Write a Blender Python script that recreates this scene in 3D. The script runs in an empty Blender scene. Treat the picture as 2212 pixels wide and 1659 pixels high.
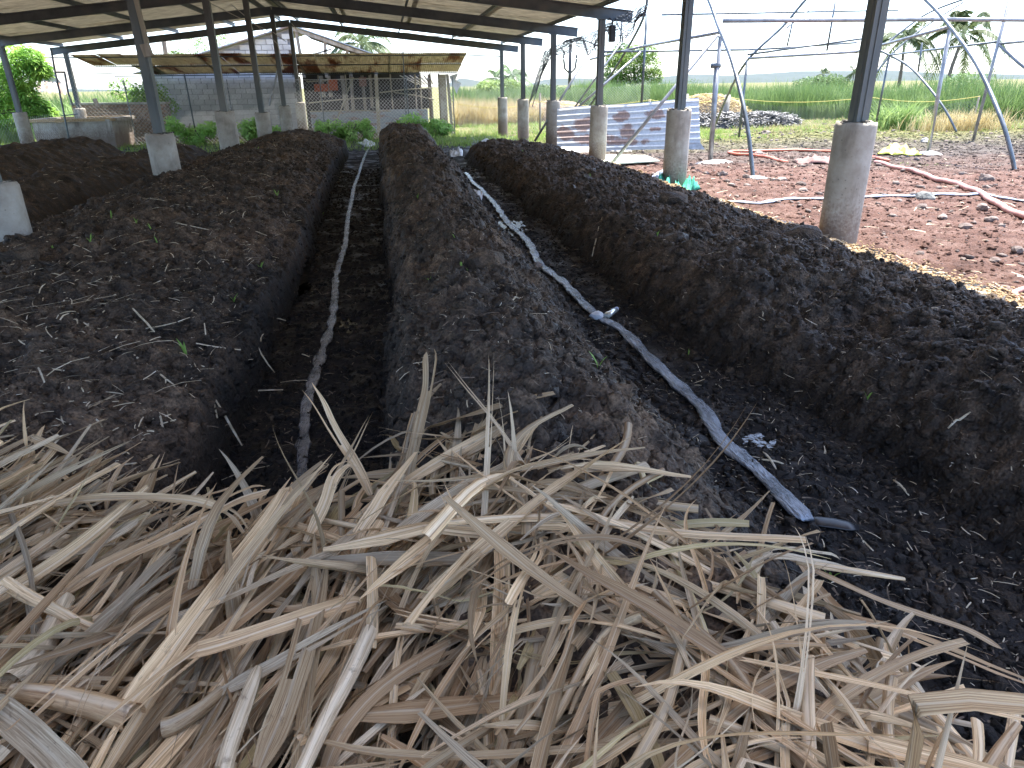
import bpy, math, random
import numpy as np
from math import sin, cos, tan, radians, pi
from mathutils import Vector, Matrix
random.seed(7); rng = np.random.default_rng(11)
scene = bpy.context.scene
COL = scene.collection

# ------------------------------------------------------------------ camera
F_PX, PITCH, YAW, ROLL, CAM_H = 687.9, 23.44, 9.39, 0.765, 1.5
def cam_axes():
    P, Y, Rl = map(radians, (PITCH, YAW, ROLL))
    w = np.array([sin(Y)*cos(P), cos(Y)*cos(P), -sin(P)])
    r = np.array([cos(Y), -sin(Y), 0.0]); u = np.cross(r, w)
    return r*cos(Rl)-u*sin(Rl), u*cos(Rl)+r*sin(Rl), w
CR, CU, CW = cam_axes()
cd = bpy.data.cameras.new('camera'); cam = bpy.data.objects.new('camera', cd); COL.objects.link(cam)
cd.sensor_width = 36; cd.lens = F_PX/1024*36; cd.clip_start = 0.05; cd.clip_end = 20000
m = Matrix.Identity(4)
for i in range(3):
    m[i][0], m[i][1], m[i][2] = CR[i], CU[i], -CW[i]
m.translation = (0, 0, CAM_H); cam.matrix_world = m
scene.camera = cam

# ------------------------------------------------------------------ light
SUN_EL, SUN_AZ = 70.0, 50.0          # azimuth measured clockwise from +Y
w = bpy.data.worlds.new('World'); scene.world = w; w.use_nodes = True
nt = w.node_tree; bg = nt.nodes['Background']; sk = nt.nodes.new('ShaderNodeTexSky')
sk.sky_type = 'NISHITA'; sk.sun_disc = False
sk.sun_elevation = radians(SUN_EL); sk.sun_rotation = radians(SUN_AZ)
sk.air_density = 0.75; sk.dust_density = 2.2; sk.ozone_density = 1.0; sk.altitude = 500
nt.links.new(sk.outputs[0], bg.inputs[0]); bg.inputs[1].default_value = 0.15
sd = bpy.data.lights.new('sun', 'SUN'); sd.energy = 3.0; sd.angle = radians(0.53); sd.color = (1.0, 0.96, 0.90)
so = bpy.data.objects.new('sun', sd); COL.objects.link(so)
sv = Vector((cos(radians(SUN_EL))*sin(radians(SUN_AZ)), cos(radians(SUN_EL))*cos(radians(SUN_AZ)), sin(radians(SUN_EL))))
so.rotation_euler = sv.to_track_quat('Z', 'Y').to_euler()
vs = scene.view_settings; vs.view_transform = 'Standard'; vs.look = 'None'; vs.gamma = 1; vs.use_curve_mapping = False
vs.exposure = 2.4
scene.render.engine = 'CYCLES'
scene.cycles.max_bounces = 7; scene.cycles.diffuse_bounces = 4; scene.cycles.transparent_max_bounces = 12

# ------------------------------------------------------------------ helpers
def ray(px, py):
    """px,py in the 2212x1659 view of the photograph"""
    return CR*(px/2.16-512) + CU*(384-py/2.16) + CW*F_PX
def at(px, py, X=None, Y=None, Z=None):
    d = ray(px, py)
    k, v = (0, X) if X is not None else ((1, Y) if Y is not None else (2, Z))
    t = (v-(0, 0, CAM_H)[k])/d[k]
    return np.array([0, 0, CAM_H]) + d*t

def _h(ix, iy, s):
    n = (ix.astype(np.int64)*374761393 + iy.astype(np.int64)*668265263 + s*1442695041) & 0xffffffff
    n = ((n ^ (n >> 13))*1274126177) & 0xffffffff
    return ((n ^ (n >> 16)) & 0xffff)/65535.0
def vn(x, y, s=0):
    x = np.asarray(x, float); y = np.asarray(y, float)
    ix = np.floor(x); iy = np.floor(y); fx = x-ix; fy = y-iy
    fx = fx*fx*(3-2*fx); fy = fy*fy*(3-2*fy)
    a = _h(ix, iy, s); b = _h(ix+1, iy, s); c = _h(ix, iy+1, s); d = _h(ix+1, iy+1, s)
    return (a+(b-a)*fx)*(1-fy)+(c+(d-c)*fx)*fy
def fbm(x, y, s=0, o=4):
    t = 0; a = .5
    for i in range(o):
        t = t+a*(vn(x, y, s+i*17)-.5); x = np.asarray(x)*2.03+3.1; y = np.asarray(y)*2.03+1.7; a *= .5
    return t
def lumps(x, y, s=0):
    """rounded clods: 1 - distance to nearest cell point, with each clod its own height"""
    x = np.asarray(x, float); y = np.asarray(y, float)
    ix = np.floor(x); iy = np.floor(y); best = np.zeros_like(x)
    for dx in (-1, 0, 1):
        for dy in (-1, 0, 1):
            cx = ix+dx; cy = iy+dy
            px = cx+_h(cx, cy, s+1); py = cy+_h(cx, cy, s+2); hh = .25+.75*_h(cx, cy, s+3)
            rr = .45+.5*_h(cx, cy, s+4)
            d2 = ((x-px)**2+(y-py)**2)/rr**2
            best = np.maximum(best, hh*np.sqrt(np.clip(1-d2, 0, 1)))
    return best
def sstep(a, b, x):
    t = np.clip((x-a)/(b-a), 0, 1); return t*t*(3-2*t)

def mk(name, V, Fc, mat=None, parent=None, smooth=False, attrs=None, uv=None, mats=None, midx=None):
    V = np.asarray(V, np.float32)
    me = bpy.data.meshes.new(name)
    if isinstance(Fc, np.ndarray):
        k = Fc.shape[1]; n = len(Fc)
        me.vertices.add(len(V)); me.vertices.foreach_set('co', V.ravel())
        me.loops.add(n*k); me.loops.foreach_set('vertex_index', Fc.astype(np.int32).ravel())
        me.polygons.add(n); me.polygons.foreach_set('loop_start', np.arange(0, n*k, k, dtype=np.int32))
        try: me.polygons.foreach_set('loop_total', np.full(n, k, np.int32))
        except Exception: pass
        me.update(calc_edges=True)
    else:
        me.from_pydata([tuple(map(float, v)) for v in V], [], Fc)
    if smooth: me.polygons.foreach_set('use_smooth', np.ones(len(me.polygons), bool))
    if attrs:
        for an, av in attrs.items():
            a = me.attributes.new(an, 'FLOAT', 'POINT'); a.data.foreach_set('value', np.asarray(av, np.float32))
    if uv is not None:
        li = np.empty(len(me.loops), np.int32); me.loops.foreach_get('vertex_index', li)
        ul = me.uv_layers.new(name='UVMap'); ul.data.foreach_set('uv', np.asarray(uv, np.float32)[li].ravel())
    if mats:
        for q in mats: me.materials.append(q)
        if midx is not None: me.polygons.foreach_set('material_index', np.asarray(midx, np.int32))
    elif mat: me.materials.append(mat)
    me.update()
    o = bpy.data.objects.new(name, me); COL.objects.link(o)
    if parent: o.parent = parent
    return o
def thing(name, label, cat, loc=(0, 0, 0), rz=0, group=None):
    o = bpy.data.objects.new(name, None); COL.objects.link(o); o.location = loc; o.rotation_euler = (0, 0, rz)
    o.empty_display_size = .1
    return tag(o, label, cat, group)
def tag(o, label, cat, group=None):
    o['label'] = label; o['category'] = cat
    if group: o['group'] = group
    return o
def struct(o): o['kind'] = 'structure'; return o
def stuff(o, label=None, cat=None):
    o['kind'] = 'stuff'
    if label: o['label'] = label; o['category'] = cat
    return o

class MB:
    def __init__(s): s.V = []; s.F = []
    def add(s, V, Fc):
        b = len(s.V); s.V += [tuple(map(float, v)) for v in V]; s.F += [tuple(int(i)+b for i in f) for f in Fc]; return s
    def box(s, c, d, rz=0, R=None):
        x, y, z = [q/2 for q in d]
        P = np.array([(-x,-y,-z),(x,-y,-z),(x,y,-z),(-x,y,-z),(-x,-y,z),(x,-y,z),(x,y,z),(-x,y,z)])
        if rz: P = P@np.array([[cos(rz), sin(rz), 0], [-sin(rz), cos(rz), 0], [0, 0, 1]])
        if R is not None: P = P@np.asarray(R).T
        return s.add(P+np.array(c), [(0,3,2,1),(4,5,6,7),(0,1,5,4),(1,2,6,5),(2,3,7,6),(3,0,4,7)])
    def bar(s, a, b, wd, ht, up=(0, 0, 1)):
        a = np.array(a, float); b = np.array(b, float); t = b-a; L = np.linalg.norm(t); t /= L
        up = np.array(up, float)
        if abs(t@up) > .95: up = np.array([0, 1.0, 0])
        r = np.cross(t, up); r /= np.linalg.norm(r); u = np.cross(r, t)
        P = []
        for e in (a, b):
            for (i, j) in ((-1,-1),(1,-1),(1,1),(-1,1)): P.append(e+r*wd/2*i+u*ht/2*j)
        return s.add(P, [(3,2,1,0),(4,5,6,7),(0,1,5,4),(1,2,6,5),(2,3,7,6),(3,0,4,7)])
    def tube(s, pts, r, n=8, caps=True, flat=1.0, up=(0, 0, 1), wob=0):
        pts = [np.array(p, float) for p in pts]; m_ = len(pts); rs = r if hasattr(r, '__len__') else [r]*m_
        V = []; prev = None
        for i, p in enumerate(pts):
            t = pts[min(i+1, m_-1)]-pts[max(i-1, 0)]; t /= np.linalg.norm(t)+1e-9
            if prev is None:
                u0 = np.array(up, float)
                if abs(t@u0) > .95: u0 = np.array([1.0, 0, 0])
                rr = np.cross(t, u0)
            else:
                rr = prev-t*(prev@t)
            rr /= np.linalg.norm(rr); prev = rr; uu = np.cross(rr, t)
            for k in range(n):
                a = 2*pi*k/n; q = rs[i]*(1+wob*(random.random()-.5))
                V.append(p+rr*cos(a)*q+uu*sin(a)*q*flat)
        Fc = [(i*n+k, i*n+(k+1) % n, (i+1)*n+(k+1) % n, (i+1)*n+k) for i in range(m_-1) for k in range(n)]
        if caps: Fc += [tuple(range(n))[::-1], tuple((m_-1)*n+k for k in range(n))]
        return s.add(V, Fc)
    def build(s, name, mat, parent=None, smooth=False):
        return mk(name, s.V, s.F, mat, parent, smooth)
def inst(o, parent=None, loc=None, rot=None, scale=None):
    c = o.copy(); COL.objects.link(c); c.parent = parent if parent is not None else o.parent
    if loc is not None: c.location = loc
    if rot is not None: c.rotation_euler = rot
    if scale is not None: c.scale = scale
    return c

# ------------------------------------------------------------------ materials
def new_mat(name):
    mt = bpy.data.materials.new(name); mt.use_nodes = True
    return mt, mt.node_tree, mt.node_tree.nodes['Principled BSDF']
def N(t, ty, **kw):
    n = t.nodes.new(ty)
    for k, v in kw.items(): setattr(n, k, v)
    return n
def ramp(t, fac, stops):
    r = N(t, 'ShaderNodeValToRGB'); e = r.color_ramp.elements
    while len(e) < len(stops): e.new(.5)
    for q, (p, c) in zip(e, stops): q.position = p; q.color = (*c, 1) if len(c) == 3 else c
    t.links.new(fac, r.inputs[0]); return r.outputs[0]
def noise(t, vec, scale, detail=4, rough=.55):
    n = N(t, 'ShaderNodeTexNoise'); n.inputs['Scale'].default_value = scale; n.inputs['Detail'].default_value = detail
    n.inputs['Roughness'].default_value = rough
    if vec is not None: t.links.new(vec, n.inputs['Vector'])
    return n.outputs['Fac']
def mixc(t, f, a, b):
    n = N(t, 'ShaderNodeMix', data_type='RGBA')
    for s, v in ((n.inputs[0], f), (n.inputs[6], a), (n.inputs[7], b)):
        if isinstance(v, (int, float)): s.default_value = v
        elif isinstance(v, tuple): s.default_value = (*v, 1)
        else: t.links.new(v, s)
    return n.outputs[2]
def math_(t, op, a, b=0.0, c=None):
    n = N(t, 'ShaderNodeMath', operation=op)
    for s, v in zip(n.inputs, (a, b) if c is None else (a, b, c)):
        if isinstance(v, (int, float)): s.default_value = v
        else: t.links.new(v, s)
    return n.outputs[0]
def bump(t, bs, h, strength=.5, dist=.01, prev=None):
    b = N(t, 'ShaderNodeBump'); b.inputs['Strength'].default_value = strength; b.inputs['Distance'].default_value = dist
    t.links.new(h, b.inputs['Height'])
    if prev is not None: t.links.new(prev, b.inputs['Normal'])
    t.links.new(b.outputs[0], bs.inputs['Normal']); return b.outputs[0]
def pos(t): return N(t, 'ShaderNodeNewGeometry').outputs['Position']
def objc(t): return N(t, 'ShaderNodeTexCoord').outputs['Object']
def stretch(t, vec, s):
    n = N(t, 'ShaderNodeMapping'); n.inputs['Scale'].default_value = s; t.links.new(vec, n.inputs['Vector']); return n.outputs[0]
def pm(name, cols, scale=4, rough=.7, bmp=.3, bscale=40, bdist=.004, metallic=0, world=True, st=None, rnd=0, spec=.5, detail=5, trans=0):
    """generic varied material: cols = ramp colours through fractal noise"""
    mt, t, b = new_mat(name)
    v = pos(t) if world else objc(t)
    if st: v = stretch(t, v, st)
    n = noise(t, v, scale, detail)
    k = len(cols); stops = [(.3+.4*i/max(k-1, 1), c) for i, c in enumerate(cols)]
    c = ramp(t, n, stops)
    if rnd:
        oi = N(t, 'ShaderNodeObjectInfo').outputs['Random']
        f = math_(t, 'MULTIPLY_ADD', oi, rnd*2, 1-rnd)
        hv = N(t, 'ShaderNodeHueSaturation'); t.links.new(c, hv.inputs['Color']); t.links.new(f, hv.inputs['Value']); c = hv.outputs[0]
    t.links.new(c, b.inputs['Base Color']); b.inputs['Roughness'].default_value = rough; b.inputs['Metallic'].default_value = metallic
    b.inputs['Specular IOR Level'].default_value = spec
    if bmp: bump(t, b, noise(t, v, bscale, 4), bmp, bdist)
    if trans:
        tr = N(t, 'ShaderNodeBsdfTranslucent'); t.links.new(c, tr.inputs[0]); mx = N(t, 'ShaderNodeMixShader'); mx.inputs[0].default_value = trans
        t.links.new(b.outputs[0], mx.inputs[1]); t.links.new(tr.outputs[0], mx.inputs[2])
        t.links.new(mx.outputs[0], t.nodes['Material Output'].inputs[0])
    return mt

def compost_mat():
    mt, t, b = new_mat('compost')
    p = pos(t)
    big = noise(t, p, 1.1, 3); mid = noise(t, p, 9, 5); fine = noise(t, p, 90, 4)
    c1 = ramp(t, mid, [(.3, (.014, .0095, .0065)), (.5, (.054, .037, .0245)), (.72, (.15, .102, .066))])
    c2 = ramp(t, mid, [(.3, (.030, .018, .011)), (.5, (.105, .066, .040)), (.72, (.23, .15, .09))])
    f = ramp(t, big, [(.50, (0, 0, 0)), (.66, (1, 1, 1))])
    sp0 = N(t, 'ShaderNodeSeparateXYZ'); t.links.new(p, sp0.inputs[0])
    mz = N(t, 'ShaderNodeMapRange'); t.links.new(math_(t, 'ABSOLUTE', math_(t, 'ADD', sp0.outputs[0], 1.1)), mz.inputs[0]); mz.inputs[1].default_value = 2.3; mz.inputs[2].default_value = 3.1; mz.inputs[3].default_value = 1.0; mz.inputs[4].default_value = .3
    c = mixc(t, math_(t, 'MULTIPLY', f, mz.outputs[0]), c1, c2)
    g = ramp(t, fine, [(.32, (.45, .45, .45)), (.68, (1.6, 1.6, 1.6))])
    mm = N(t, 'ShaderNodeMix', data_type='RGBA', blend_type='MULTIPLY'); mm.inputs[0].default_value = 1
    t.links.new(c, mm.inputs[6]); t.links.new(g, mm.inputs[7])
    # pale flecks of straw
    fl = N(t, 'ShaderNodeTexVoronoi'); fl.inputs['Scale'].default_value = 55; t.links.new(stretch(t, p, (1, .6, 1)), fl.inputs['Vector'])
    ff = ramp(t, fl.outputs['Distance'], [(.05, (1, 1, 1)), (.10, (0, 0, 0))])
    gate = ramp(t, noise(t, p, 14, 2), [(.56, (0, 0, 0)), (.62, (1, 1, 1))])
    c = mixc(t, math_(t, 'MULTIPLY', ff, gate), mm.outputs[2], (.26, .19, .12))
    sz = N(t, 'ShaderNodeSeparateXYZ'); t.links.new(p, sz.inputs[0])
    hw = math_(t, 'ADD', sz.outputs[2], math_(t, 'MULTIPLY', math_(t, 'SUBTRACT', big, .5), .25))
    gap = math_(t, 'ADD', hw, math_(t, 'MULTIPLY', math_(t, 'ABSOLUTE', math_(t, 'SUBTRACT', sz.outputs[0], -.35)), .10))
    damp_shade = N(t, 'ShaderNodeMapRange'); t.links.new(gap, damp_shade.inputs[0]); damp_shade.inputs[1].default_value = .18; damp_shade.inputs[2].default_value = .46; damp_shade.inputs[3].default_value = .22; damp_shade.inputs[4].default_value = 1.0  # damp and trench shade painted into the colour, strongest by the left trench
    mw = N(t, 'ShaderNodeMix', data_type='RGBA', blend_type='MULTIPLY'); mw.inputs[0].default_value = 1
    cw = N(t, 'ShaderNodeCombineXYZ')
    for q in range(3): t.links.new(damp_shade.outputs[0], cw.inputs[q])
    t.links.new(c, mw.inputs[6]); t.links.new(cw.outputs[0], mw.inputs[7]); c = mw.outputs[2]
    t.links.new(c, b.inputs['Base Color'])
    r = ramp(t, mid, [(.35, (.5, .5, .5)), (.6, (.82, .82, .82))])
    t.links.new(r, b.inputs['Roughness']); b.inputs['Specular IOR Level'].default_value = .35
    n1 = bump(t, b, noise(t, p, 45, 6, .65), .9, .02)
    vv = N(t, 'ShaderNodeTexVoronoi'); vv.inputs['Scale'].default_value = 70; t.links.new(p, vv.inputs['Vector'])
    bump(t, b, vv.outputs['Distance'], .6, -.01, n1)
    return mt
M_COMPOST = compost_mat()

def wet_mat():
    mt, t, b = new_mat('wet_compost_floor')
    p = pos(t)
    mid = noise(t, p, 7, 5); fine = noise(t, p, 60, 5)
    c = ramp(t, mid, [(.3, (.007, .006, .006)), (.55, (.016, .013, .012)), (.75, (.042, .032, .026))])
    t.links.new(c, b.inputs['Base Color'])
    r = ramp(t, noise(t, p, 3.2, 4), [(.38, (.42, .42, .42)), (.56, (.9, .9, .9))])
    t.links.new(r, b.inputs['Roughness'])
    b.inputs['Specular IOR Level'].default_value = .28
    bump(t, b, fine, .7, .012)
    return mt
M_WET = wet_mat()

def soil_mat():
    mt, t, b = new_mat('yard_soil')
    p = pos(t); sx = N(t, 'ShaderNodeSeparateXYZ'); t.links.new(p, sx.inputs[0])
    mid = noise(t, p, 2.4, 6, .65); fine = noise(t, p, 35, 5, .65); big = noise(t, p, .35, 4)
    red = ramp(t, mid, [(.3, (.085, .050, .040)), (.5, (.165, .096, .076)), (.7, (.25, .170, .140))])
    grey = ramp(t, mid, [(.3, (.055, .044, .038)), (.5, (.11, .092, .080)), (.7, (.18, .158, .138))])
    grass = ramp(t, mid, [(.3, (.08, .095, .03)), (.5, (.15, .15, .06)), (.7, (.28, .24, .13))])
    # red near the shed, grey stones further out, grass at the far side
    a = math_(t, 'ADD', math_(t, 'MULTIPLY', sx.outputs[1], .075), math_(t, 'MULTIPLY', sx.outputs[0], .035))
    a = math_(t, 'ADD', a, math_(t, 'MULTIPLY', big, .9))
    f1 = ramp(t, a, [(.0, (0, 0, 0)), (1, (1, 1, 1))])
    mr = N(t, 'ShaderNodeMapRange'); t.links.new(a, mr.inputs[0]); mr.inputs[1].default_value = 1.62; mr.inputs[2].default_value = 1.95
    c = mixc(t, mr.outputs[0], red, grey)
    mr2 = N(t, 'ShaderNodeMapRange'); t.links.new(math_(t, 'ADD', math_(t, 'MULTIPLY', sx.outputs[1], .1), math_(t, 'MULTIPLY', big, .8)), mr2.inputs[0]); mr2.inputs[1].default_value = 2.05; mr2.inputs[2].default_value = 2.55
    c = mixc(t, mr2.outputs[0], c, grass)
    g = ramp(t, fine, [(.3, (.62, .62, .62)), (.7, (1.3, 1.3, 1.3))])
    mm = N(t, 'ShaderNodeMix', data_type='RGBA', blend_type='MULTIPLY'); mm.inputs[0].default_value = 1
    t.links.new(c, mm.inputs[6]); t.links.new(g, mm.inputs[7])
    t.links.new(mm.outputs[2], b.inputs['Base Color']); b.inputs['Roughness'].default_value = .95; b.inputs['Specular IOR Level'].default_value = .15
    bump(t, b, noise(t, p, 22, 8, .75), 1.0, .05)
    return mt
M_SOIL = soil_mat()
M_SAWDUST = pm('sawdust', [(.22, .14, .07), (.38, .26, .14), (.50, .38, .23)], 25, .9, .6, 90, .01)
def conc_mat():
    mt, t, b = new_mat('weathered_concrete'); p = pos(t)
    n = noise(t, p, 3.5, 8, .65); n2 = noise(t, stretch(t, p, (3, 3, .8)), 2.2, 6); f = noise(t, p, 40, 5)
    c = ramp(t, n, [(.3, (.24, .21, .17)), (.5, (.37, .335, .285)), (.7, (.48, .45, .40))])
    c = mixc(t, ramp(t, n2, [(.55, (0, 0, 0)), (.72, (.7, .7, .7))]), c, (.15, .125, .10))
    sz = N(t, 'ShaderNodeSeparateXYZ'); t.links.new(p, sz.inputs[0])
    a = math_(t, 'SUBTRACT', math_(t, 'MULTIPLY', f, .5), math_(t, 'MULTIPLY', sz.outputs[2], .55))
    c = mixc(t, ramp(t, a, [(-.0, (0, 0, 0)), (.18, (.75, .75, .75))]), c, (.17, .115, .085))
    pit = N(t, 'ShaderNodeTexVoronoi'); pit.inputs['Scale'].default_value = 14; t.links.new(p, pit.inputs['Vector'])
    pf = ramp(t, pit.outputs['Distance'], [(.06, (1, 1, 1)), (.12, (0, 0, 0))]); c = mixc(t, math_(t, 'MULTIPLY', pf, .6), c, (.10, .09, .08))
    t.links.new(c, b.inputs['Base Color']); b.inputs['Roughness'].default_value = .92
    bump(t, b, f, .5, .006); return mt
M_CONC = conc_mat()
M_CAP = pm('rough_mortar', [(.05, .045, .04), (.16, .145, .12), (.36, .33, .28)], 9, .95, .9, 50, .02)
M_STEEL = pm('grey_painted_steel', [(.055, .072, .085), (.09, .11, .125), (.13, .14, .14)], 2.5, .5, .1, 60, .002, metallic=.35, rnd=.15, detail=7)
M_POST = pm('dusty_steel_post', [(.08, .095, .10), (.12, .135, .135), (.17, .17, .155)], 3.5, .55, .12, 60, .002, metallic=.3, st=(1, 1, .35), rnd=.15, detail=7)
M_RIM = pm('galvanised_pipe', [(.20, .205, .21), (.29, .295, .30), (.38, .38, .38)], 6, .42, .1, 80, .001, metallic=.55, rnd=.1)
M_ARCH = pm('dull_pipe', [(.08, .095, .105), (.14, .16, .175), (.22, .235, .25)], 5, .42, .1, 80, .001, metallic=.6, rnd=.1)
def sheet_mat(name, base, rust, amount, st=(1, 1, 1), scale=2.2, rough=.8, metallic=0, trans=0):
    mt, t, b = new_mat(name)
    oc = pos(t); oi = N(t, 'ShaderNodeObjectInfo').outputs['Random']
    n = noise(t, stretch(t, oc, st), scale, 6, .6); fine = noise(t, stretch(t, oc, st), scale*6, 5)
    c = ramp(t, fine, [(.3, tuple(x*.75 for x in base)), (.7, tuple(min(x*1.25, .9) for x in base))])
    rr = ramp(t, fine, [(.3, tuple(x*.6 for x in rust)), (.7, tuple(x*1.5 for x in rust))])
    a = math_(t, 'ADD', n, math_(t, 'MULTIPLY', math_(t, 'SUBTRACT', oi, .5), .28))
    mr = N(t, 'ShaderNodeMapRange'); t.links.new(a, mr.inputs[0]); mr.inputs[1].default_value = amount; mr.inputs[2].default_value = amount+.10
    c = mixc(t, mr.outputs[0], c, rr)
    t.links.new(c, b.inputs['Base Color']); b.inputs['Roughness'].default_value = rough; b.inputs['Metallic'].default_value = metallic
    bump(t, b, fine, .25, .003)
    if trans:
        tr = N(t, 'ShaderNodeBsdfTranslucent'); t.links.new(c, tr.inputs[0]); mx = N(t, 'ShaderNodeMixShader'); mx.inputs[0].default_value = trans
        t.links.new(b.outputs[0], mx.inputs[1]); t.links.new(tr.outputs[0], mx.inputs[2]); t.links.new(mx.outputs[0], t.nodes['Material Output'].inputs[0])
    return mt
M_ROOF = sheet_mat('cement_roof_sheet', (.56, .53, .45), (.42, .38, .30), .60, (.4, 2.5, 1), 1.6, .9, 0, .29)
M_AWN = sheet_mat('rusty_awning_sheet', (.42, .38, .28), (.16, .07, .04), .54, (2.0, .4, 1), .8, .7, 0, .30)
M_PENROOF = sheet_mat('brown_sheet', (.30, .22, .16), (.16, .08, .05), .5, (2, 1, .3), 3, .8)
M_BLUEGREY = sheet_mat('bluegrey_sheet', (.33, .37, .42), (.30, .22, .20), .58, (.6, 1, 2), 3, .6, .2)
def rusty_mat():
    mt, t, b = new_mat('rust_blotched_galvanised')  # zinc with brown rust
    p = pos(t); fine = noise(t, p, 22, 5); n = noise(t, p, 3.3, 6, .65)
    c = ramp(t, fine, [(.3, (.38, .41, .44)), (.7, (.50, .53, .56))])
    r = ramp(t, fine, [(.3, (.13, .06, .04)), (.7, (.25, .13, .08))])
    acc = None
    for (px, py, w, h) in [(1268, 270, .42, .22), (1285, 300, .75, .14), (1345, 250, .20, .14), (1352, 285, .22, .22), (1345, 305, .6, .10), (1412, 248, .24, .12), (1408, 278, .20, .07), (1225, 290, .25, .20)]:
        q = at(px, py, Y=17.5)
        sb = N(t, 'ShaderNodeVectorMath', operation='SUBTRACT'); t.links.new(p, sb.inputs[0]); sb.inputs[1].default_value = tuple(q)
        ml = N(t, 'ShaderNodeVectorMath', operation='MULTIPLY'); t.links.new(sb.outputs[0], ml.inputs[0]); ml.inputs[1].default_value = (1/w, 0, 1/h)
        ln = N(t, 'ShaderNodeVectorMath', operation='LENGTH'); t.links.new(ml.outputs[0], ln.inputs[0])
        acc = ln.outputs['Value'] if acc is None else math_(t, 'MINIMUM', acc, ln.outputs['Value'])
    a = math_(t, 'ADD', acc, math_(t, 'MULTIPLY', math_(t, 'SUBTRACT', n, .5), 2.2))
    f = ramp(t, a, [(.70, (1, 1, 1)), (.85, (.55, .55, .55)), (1.0, (0, 0, 0))])
    c = mixc(t, math_(t, 'MULTIPLY', f, .8), c, r); t.links.new(c, b.inputs['Base Color']); b.inputs['Roughness'].default_value = .55; b.inputs['Metallic'].default_value = .15
    return mt
M_RUSTY = rusty_mat()
M_BLOCK = pm('grey_block', [(.42, .42, .425), (.52, .52, .525), (.60, .60, .60)], 1.3, .95, .5, 45, .006, rnd=.14, detail=8)
M_BLOCK_PALE = pm('pale_block', [(.42, .41, .39), (.52, .51, .48), (.60, .59, .56)], 1.6, .95, .5, 45, .006, rnd=.1, detail=8)
M_MORTAR = pm('mortar', [(.26, .26, .26), (.33, .33, .33)], 6, .95, .4, 60, .004)
M_BRICK = pm('old_brick', [(.19, .11, .075), (.30, .19, .13), (.42, .30, .22)], 7, .95, .6, 60, .006, rnd=.22)
M_BRICKM = pm('brick_mortar', [(.17, .14, .11), (.28, .25, .21)], 8, .95, .5, 60, .006)
M_WOOD = pm('weathered_timber', [(.17, .14, .11), (.28, .245, .20), (.40, .36, .31)], 5, .85, .4, 40, .004, st=(2, 2, .3), rnd=.2)
M_BAMBOO = pm('dry_bamboo', [(.28, .25, .19), (.38, .35, .28)], 5, .7, .2, 40, .003, st=(3, 3, .4), rnd=.15)
M_DARKWALL = pm('dark_board', [(.03, .028, .028), (.055, .05, .05)], 3, .9, .3)
M_ROCK = pm('rock', [(.10, .075, .065), (.19, .15, .13), (.30, .25, .22)], 4, .95, .7, 30, .02, world=True, rnd=.25)
M_ROCKG = pm('grey_rock', [(.10, .105, .10), (.17, .175, .165), (.25, .25, .24)], 4, .9, .7, 30, .02)
M_PALEROCK = pm('pale_mortar_lump', [(.25, .24, .22), (.36, .35, .33), (.46, .45, .43)], 4, .95, .7, 30, .02)
M_WIRE = pm('galvanised_wire', [(.42, .42, .42), (.55, .55, .55)], 4, .5, 0, metallic=.3)
M_NET = pm('dark_nylon_net', [(.10, .12, .16), (.14, .16, .20)], 4, .7, 0)
M_ROPE = pm('yellow_rope', [(.55, .45, .12), (.68, .58, .2)], 4, .8, 0)
M_BLACK = pm('black_plastic', [(.012, .012, .013), (.025, .025, .028)], 8, .35, .1, 30, .003)
M_ORANGE = pm('orange_hose', [(.50, .13, .07), (.62, .19, .11)], 5, .5, .1)
M_PINK = pm('faded_pink_hose', [(.42, .20, .16), (.52, .27, .22)], 5, .55, .1)
M_BLUEHOSE = pm('blue_flat_hose', [(.18, .26, .38), (.40, .46, .55), (.70, .72, .75)], 3, .4, .1)
M_GREENNET = pm('green_shade_net', [(.02, .24, .15), (.05, .38, .26)], 9, .7, .7, 25, .02)
M_PALEBLUE = pm('pale_blue_plastic', [(.42, .48, .66), (.52, .57, .74)], 3, .4, 0)
M_YELLOW = pm('yellow_plastic', [(.60, .60, .06), (.74, .76, .16)], 6, .5, .4, 12, .02)
M_PALEGREEN = pm('pale_green_board', [(.50, .56, .42), (.60, .66, .52)], 3, .6, .1)
M_WHITEBAG = pm('white_sack', [(.55, .57, .60), (.74, .75, .77)], 6, .55, .6, 14, .03)
M_CLOTH = pm('orange_cloth', [(.42, .10, .05), (.55, .17, .09)], 6, .9, .3)
M_PURPLE = pm('dusty_mauve_cloth', [(.20, .11, .10), (.30, .18, .16)], 6, .9, .5, 20, .02)
M_DARKSHADE = pm('dark_mulch_net', [(.03, .032, .036), (.07, .07, .075), (.16, .155, .15)], 9, .9, .8, 30, .04)
def leafm(name, cols, tr=.35, scale=3, rnd=.12): return pm(name, cols, scale, .55, 0, trans=tr, rnd=rnd, spec=.3)
M_CANE = leafm('cane_blades', [(.12, .20, .06), (.20, .30, .10), (.32, .41, .18)], .4, .9)
M_CANEYOUNG = leafm('young_cane', [(.17, .27, .08), (.27, .38, .13), (.38, .48, .20)], .4, 2)
M_DRYGRASS = leafm('dry_grass', [(0.414, 0.322, 0.149), (0.575, 0.471, 0.241), (0.69, 0.598, 0.38)], .3, 2)
M_GRASS = leafm('short_grass', [(0.169, 0.286, 0.052), (0.286, 0.416, 0.091), (0.442, 0.494, 0.169)], .35, 1.2)
M_MANGO = leafm('broad_leaf', [(0.133, 0.285, 0.057), (0.285, 0.513, 0.095), (0.532, 0.722, 0.152)], .35, 1.4)
M_TREE = leafm('yellow_green_leaf', [(.11, .18, .04), (.20, .30, .07), (.33, .43, .12)], .35, .5)
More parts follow.
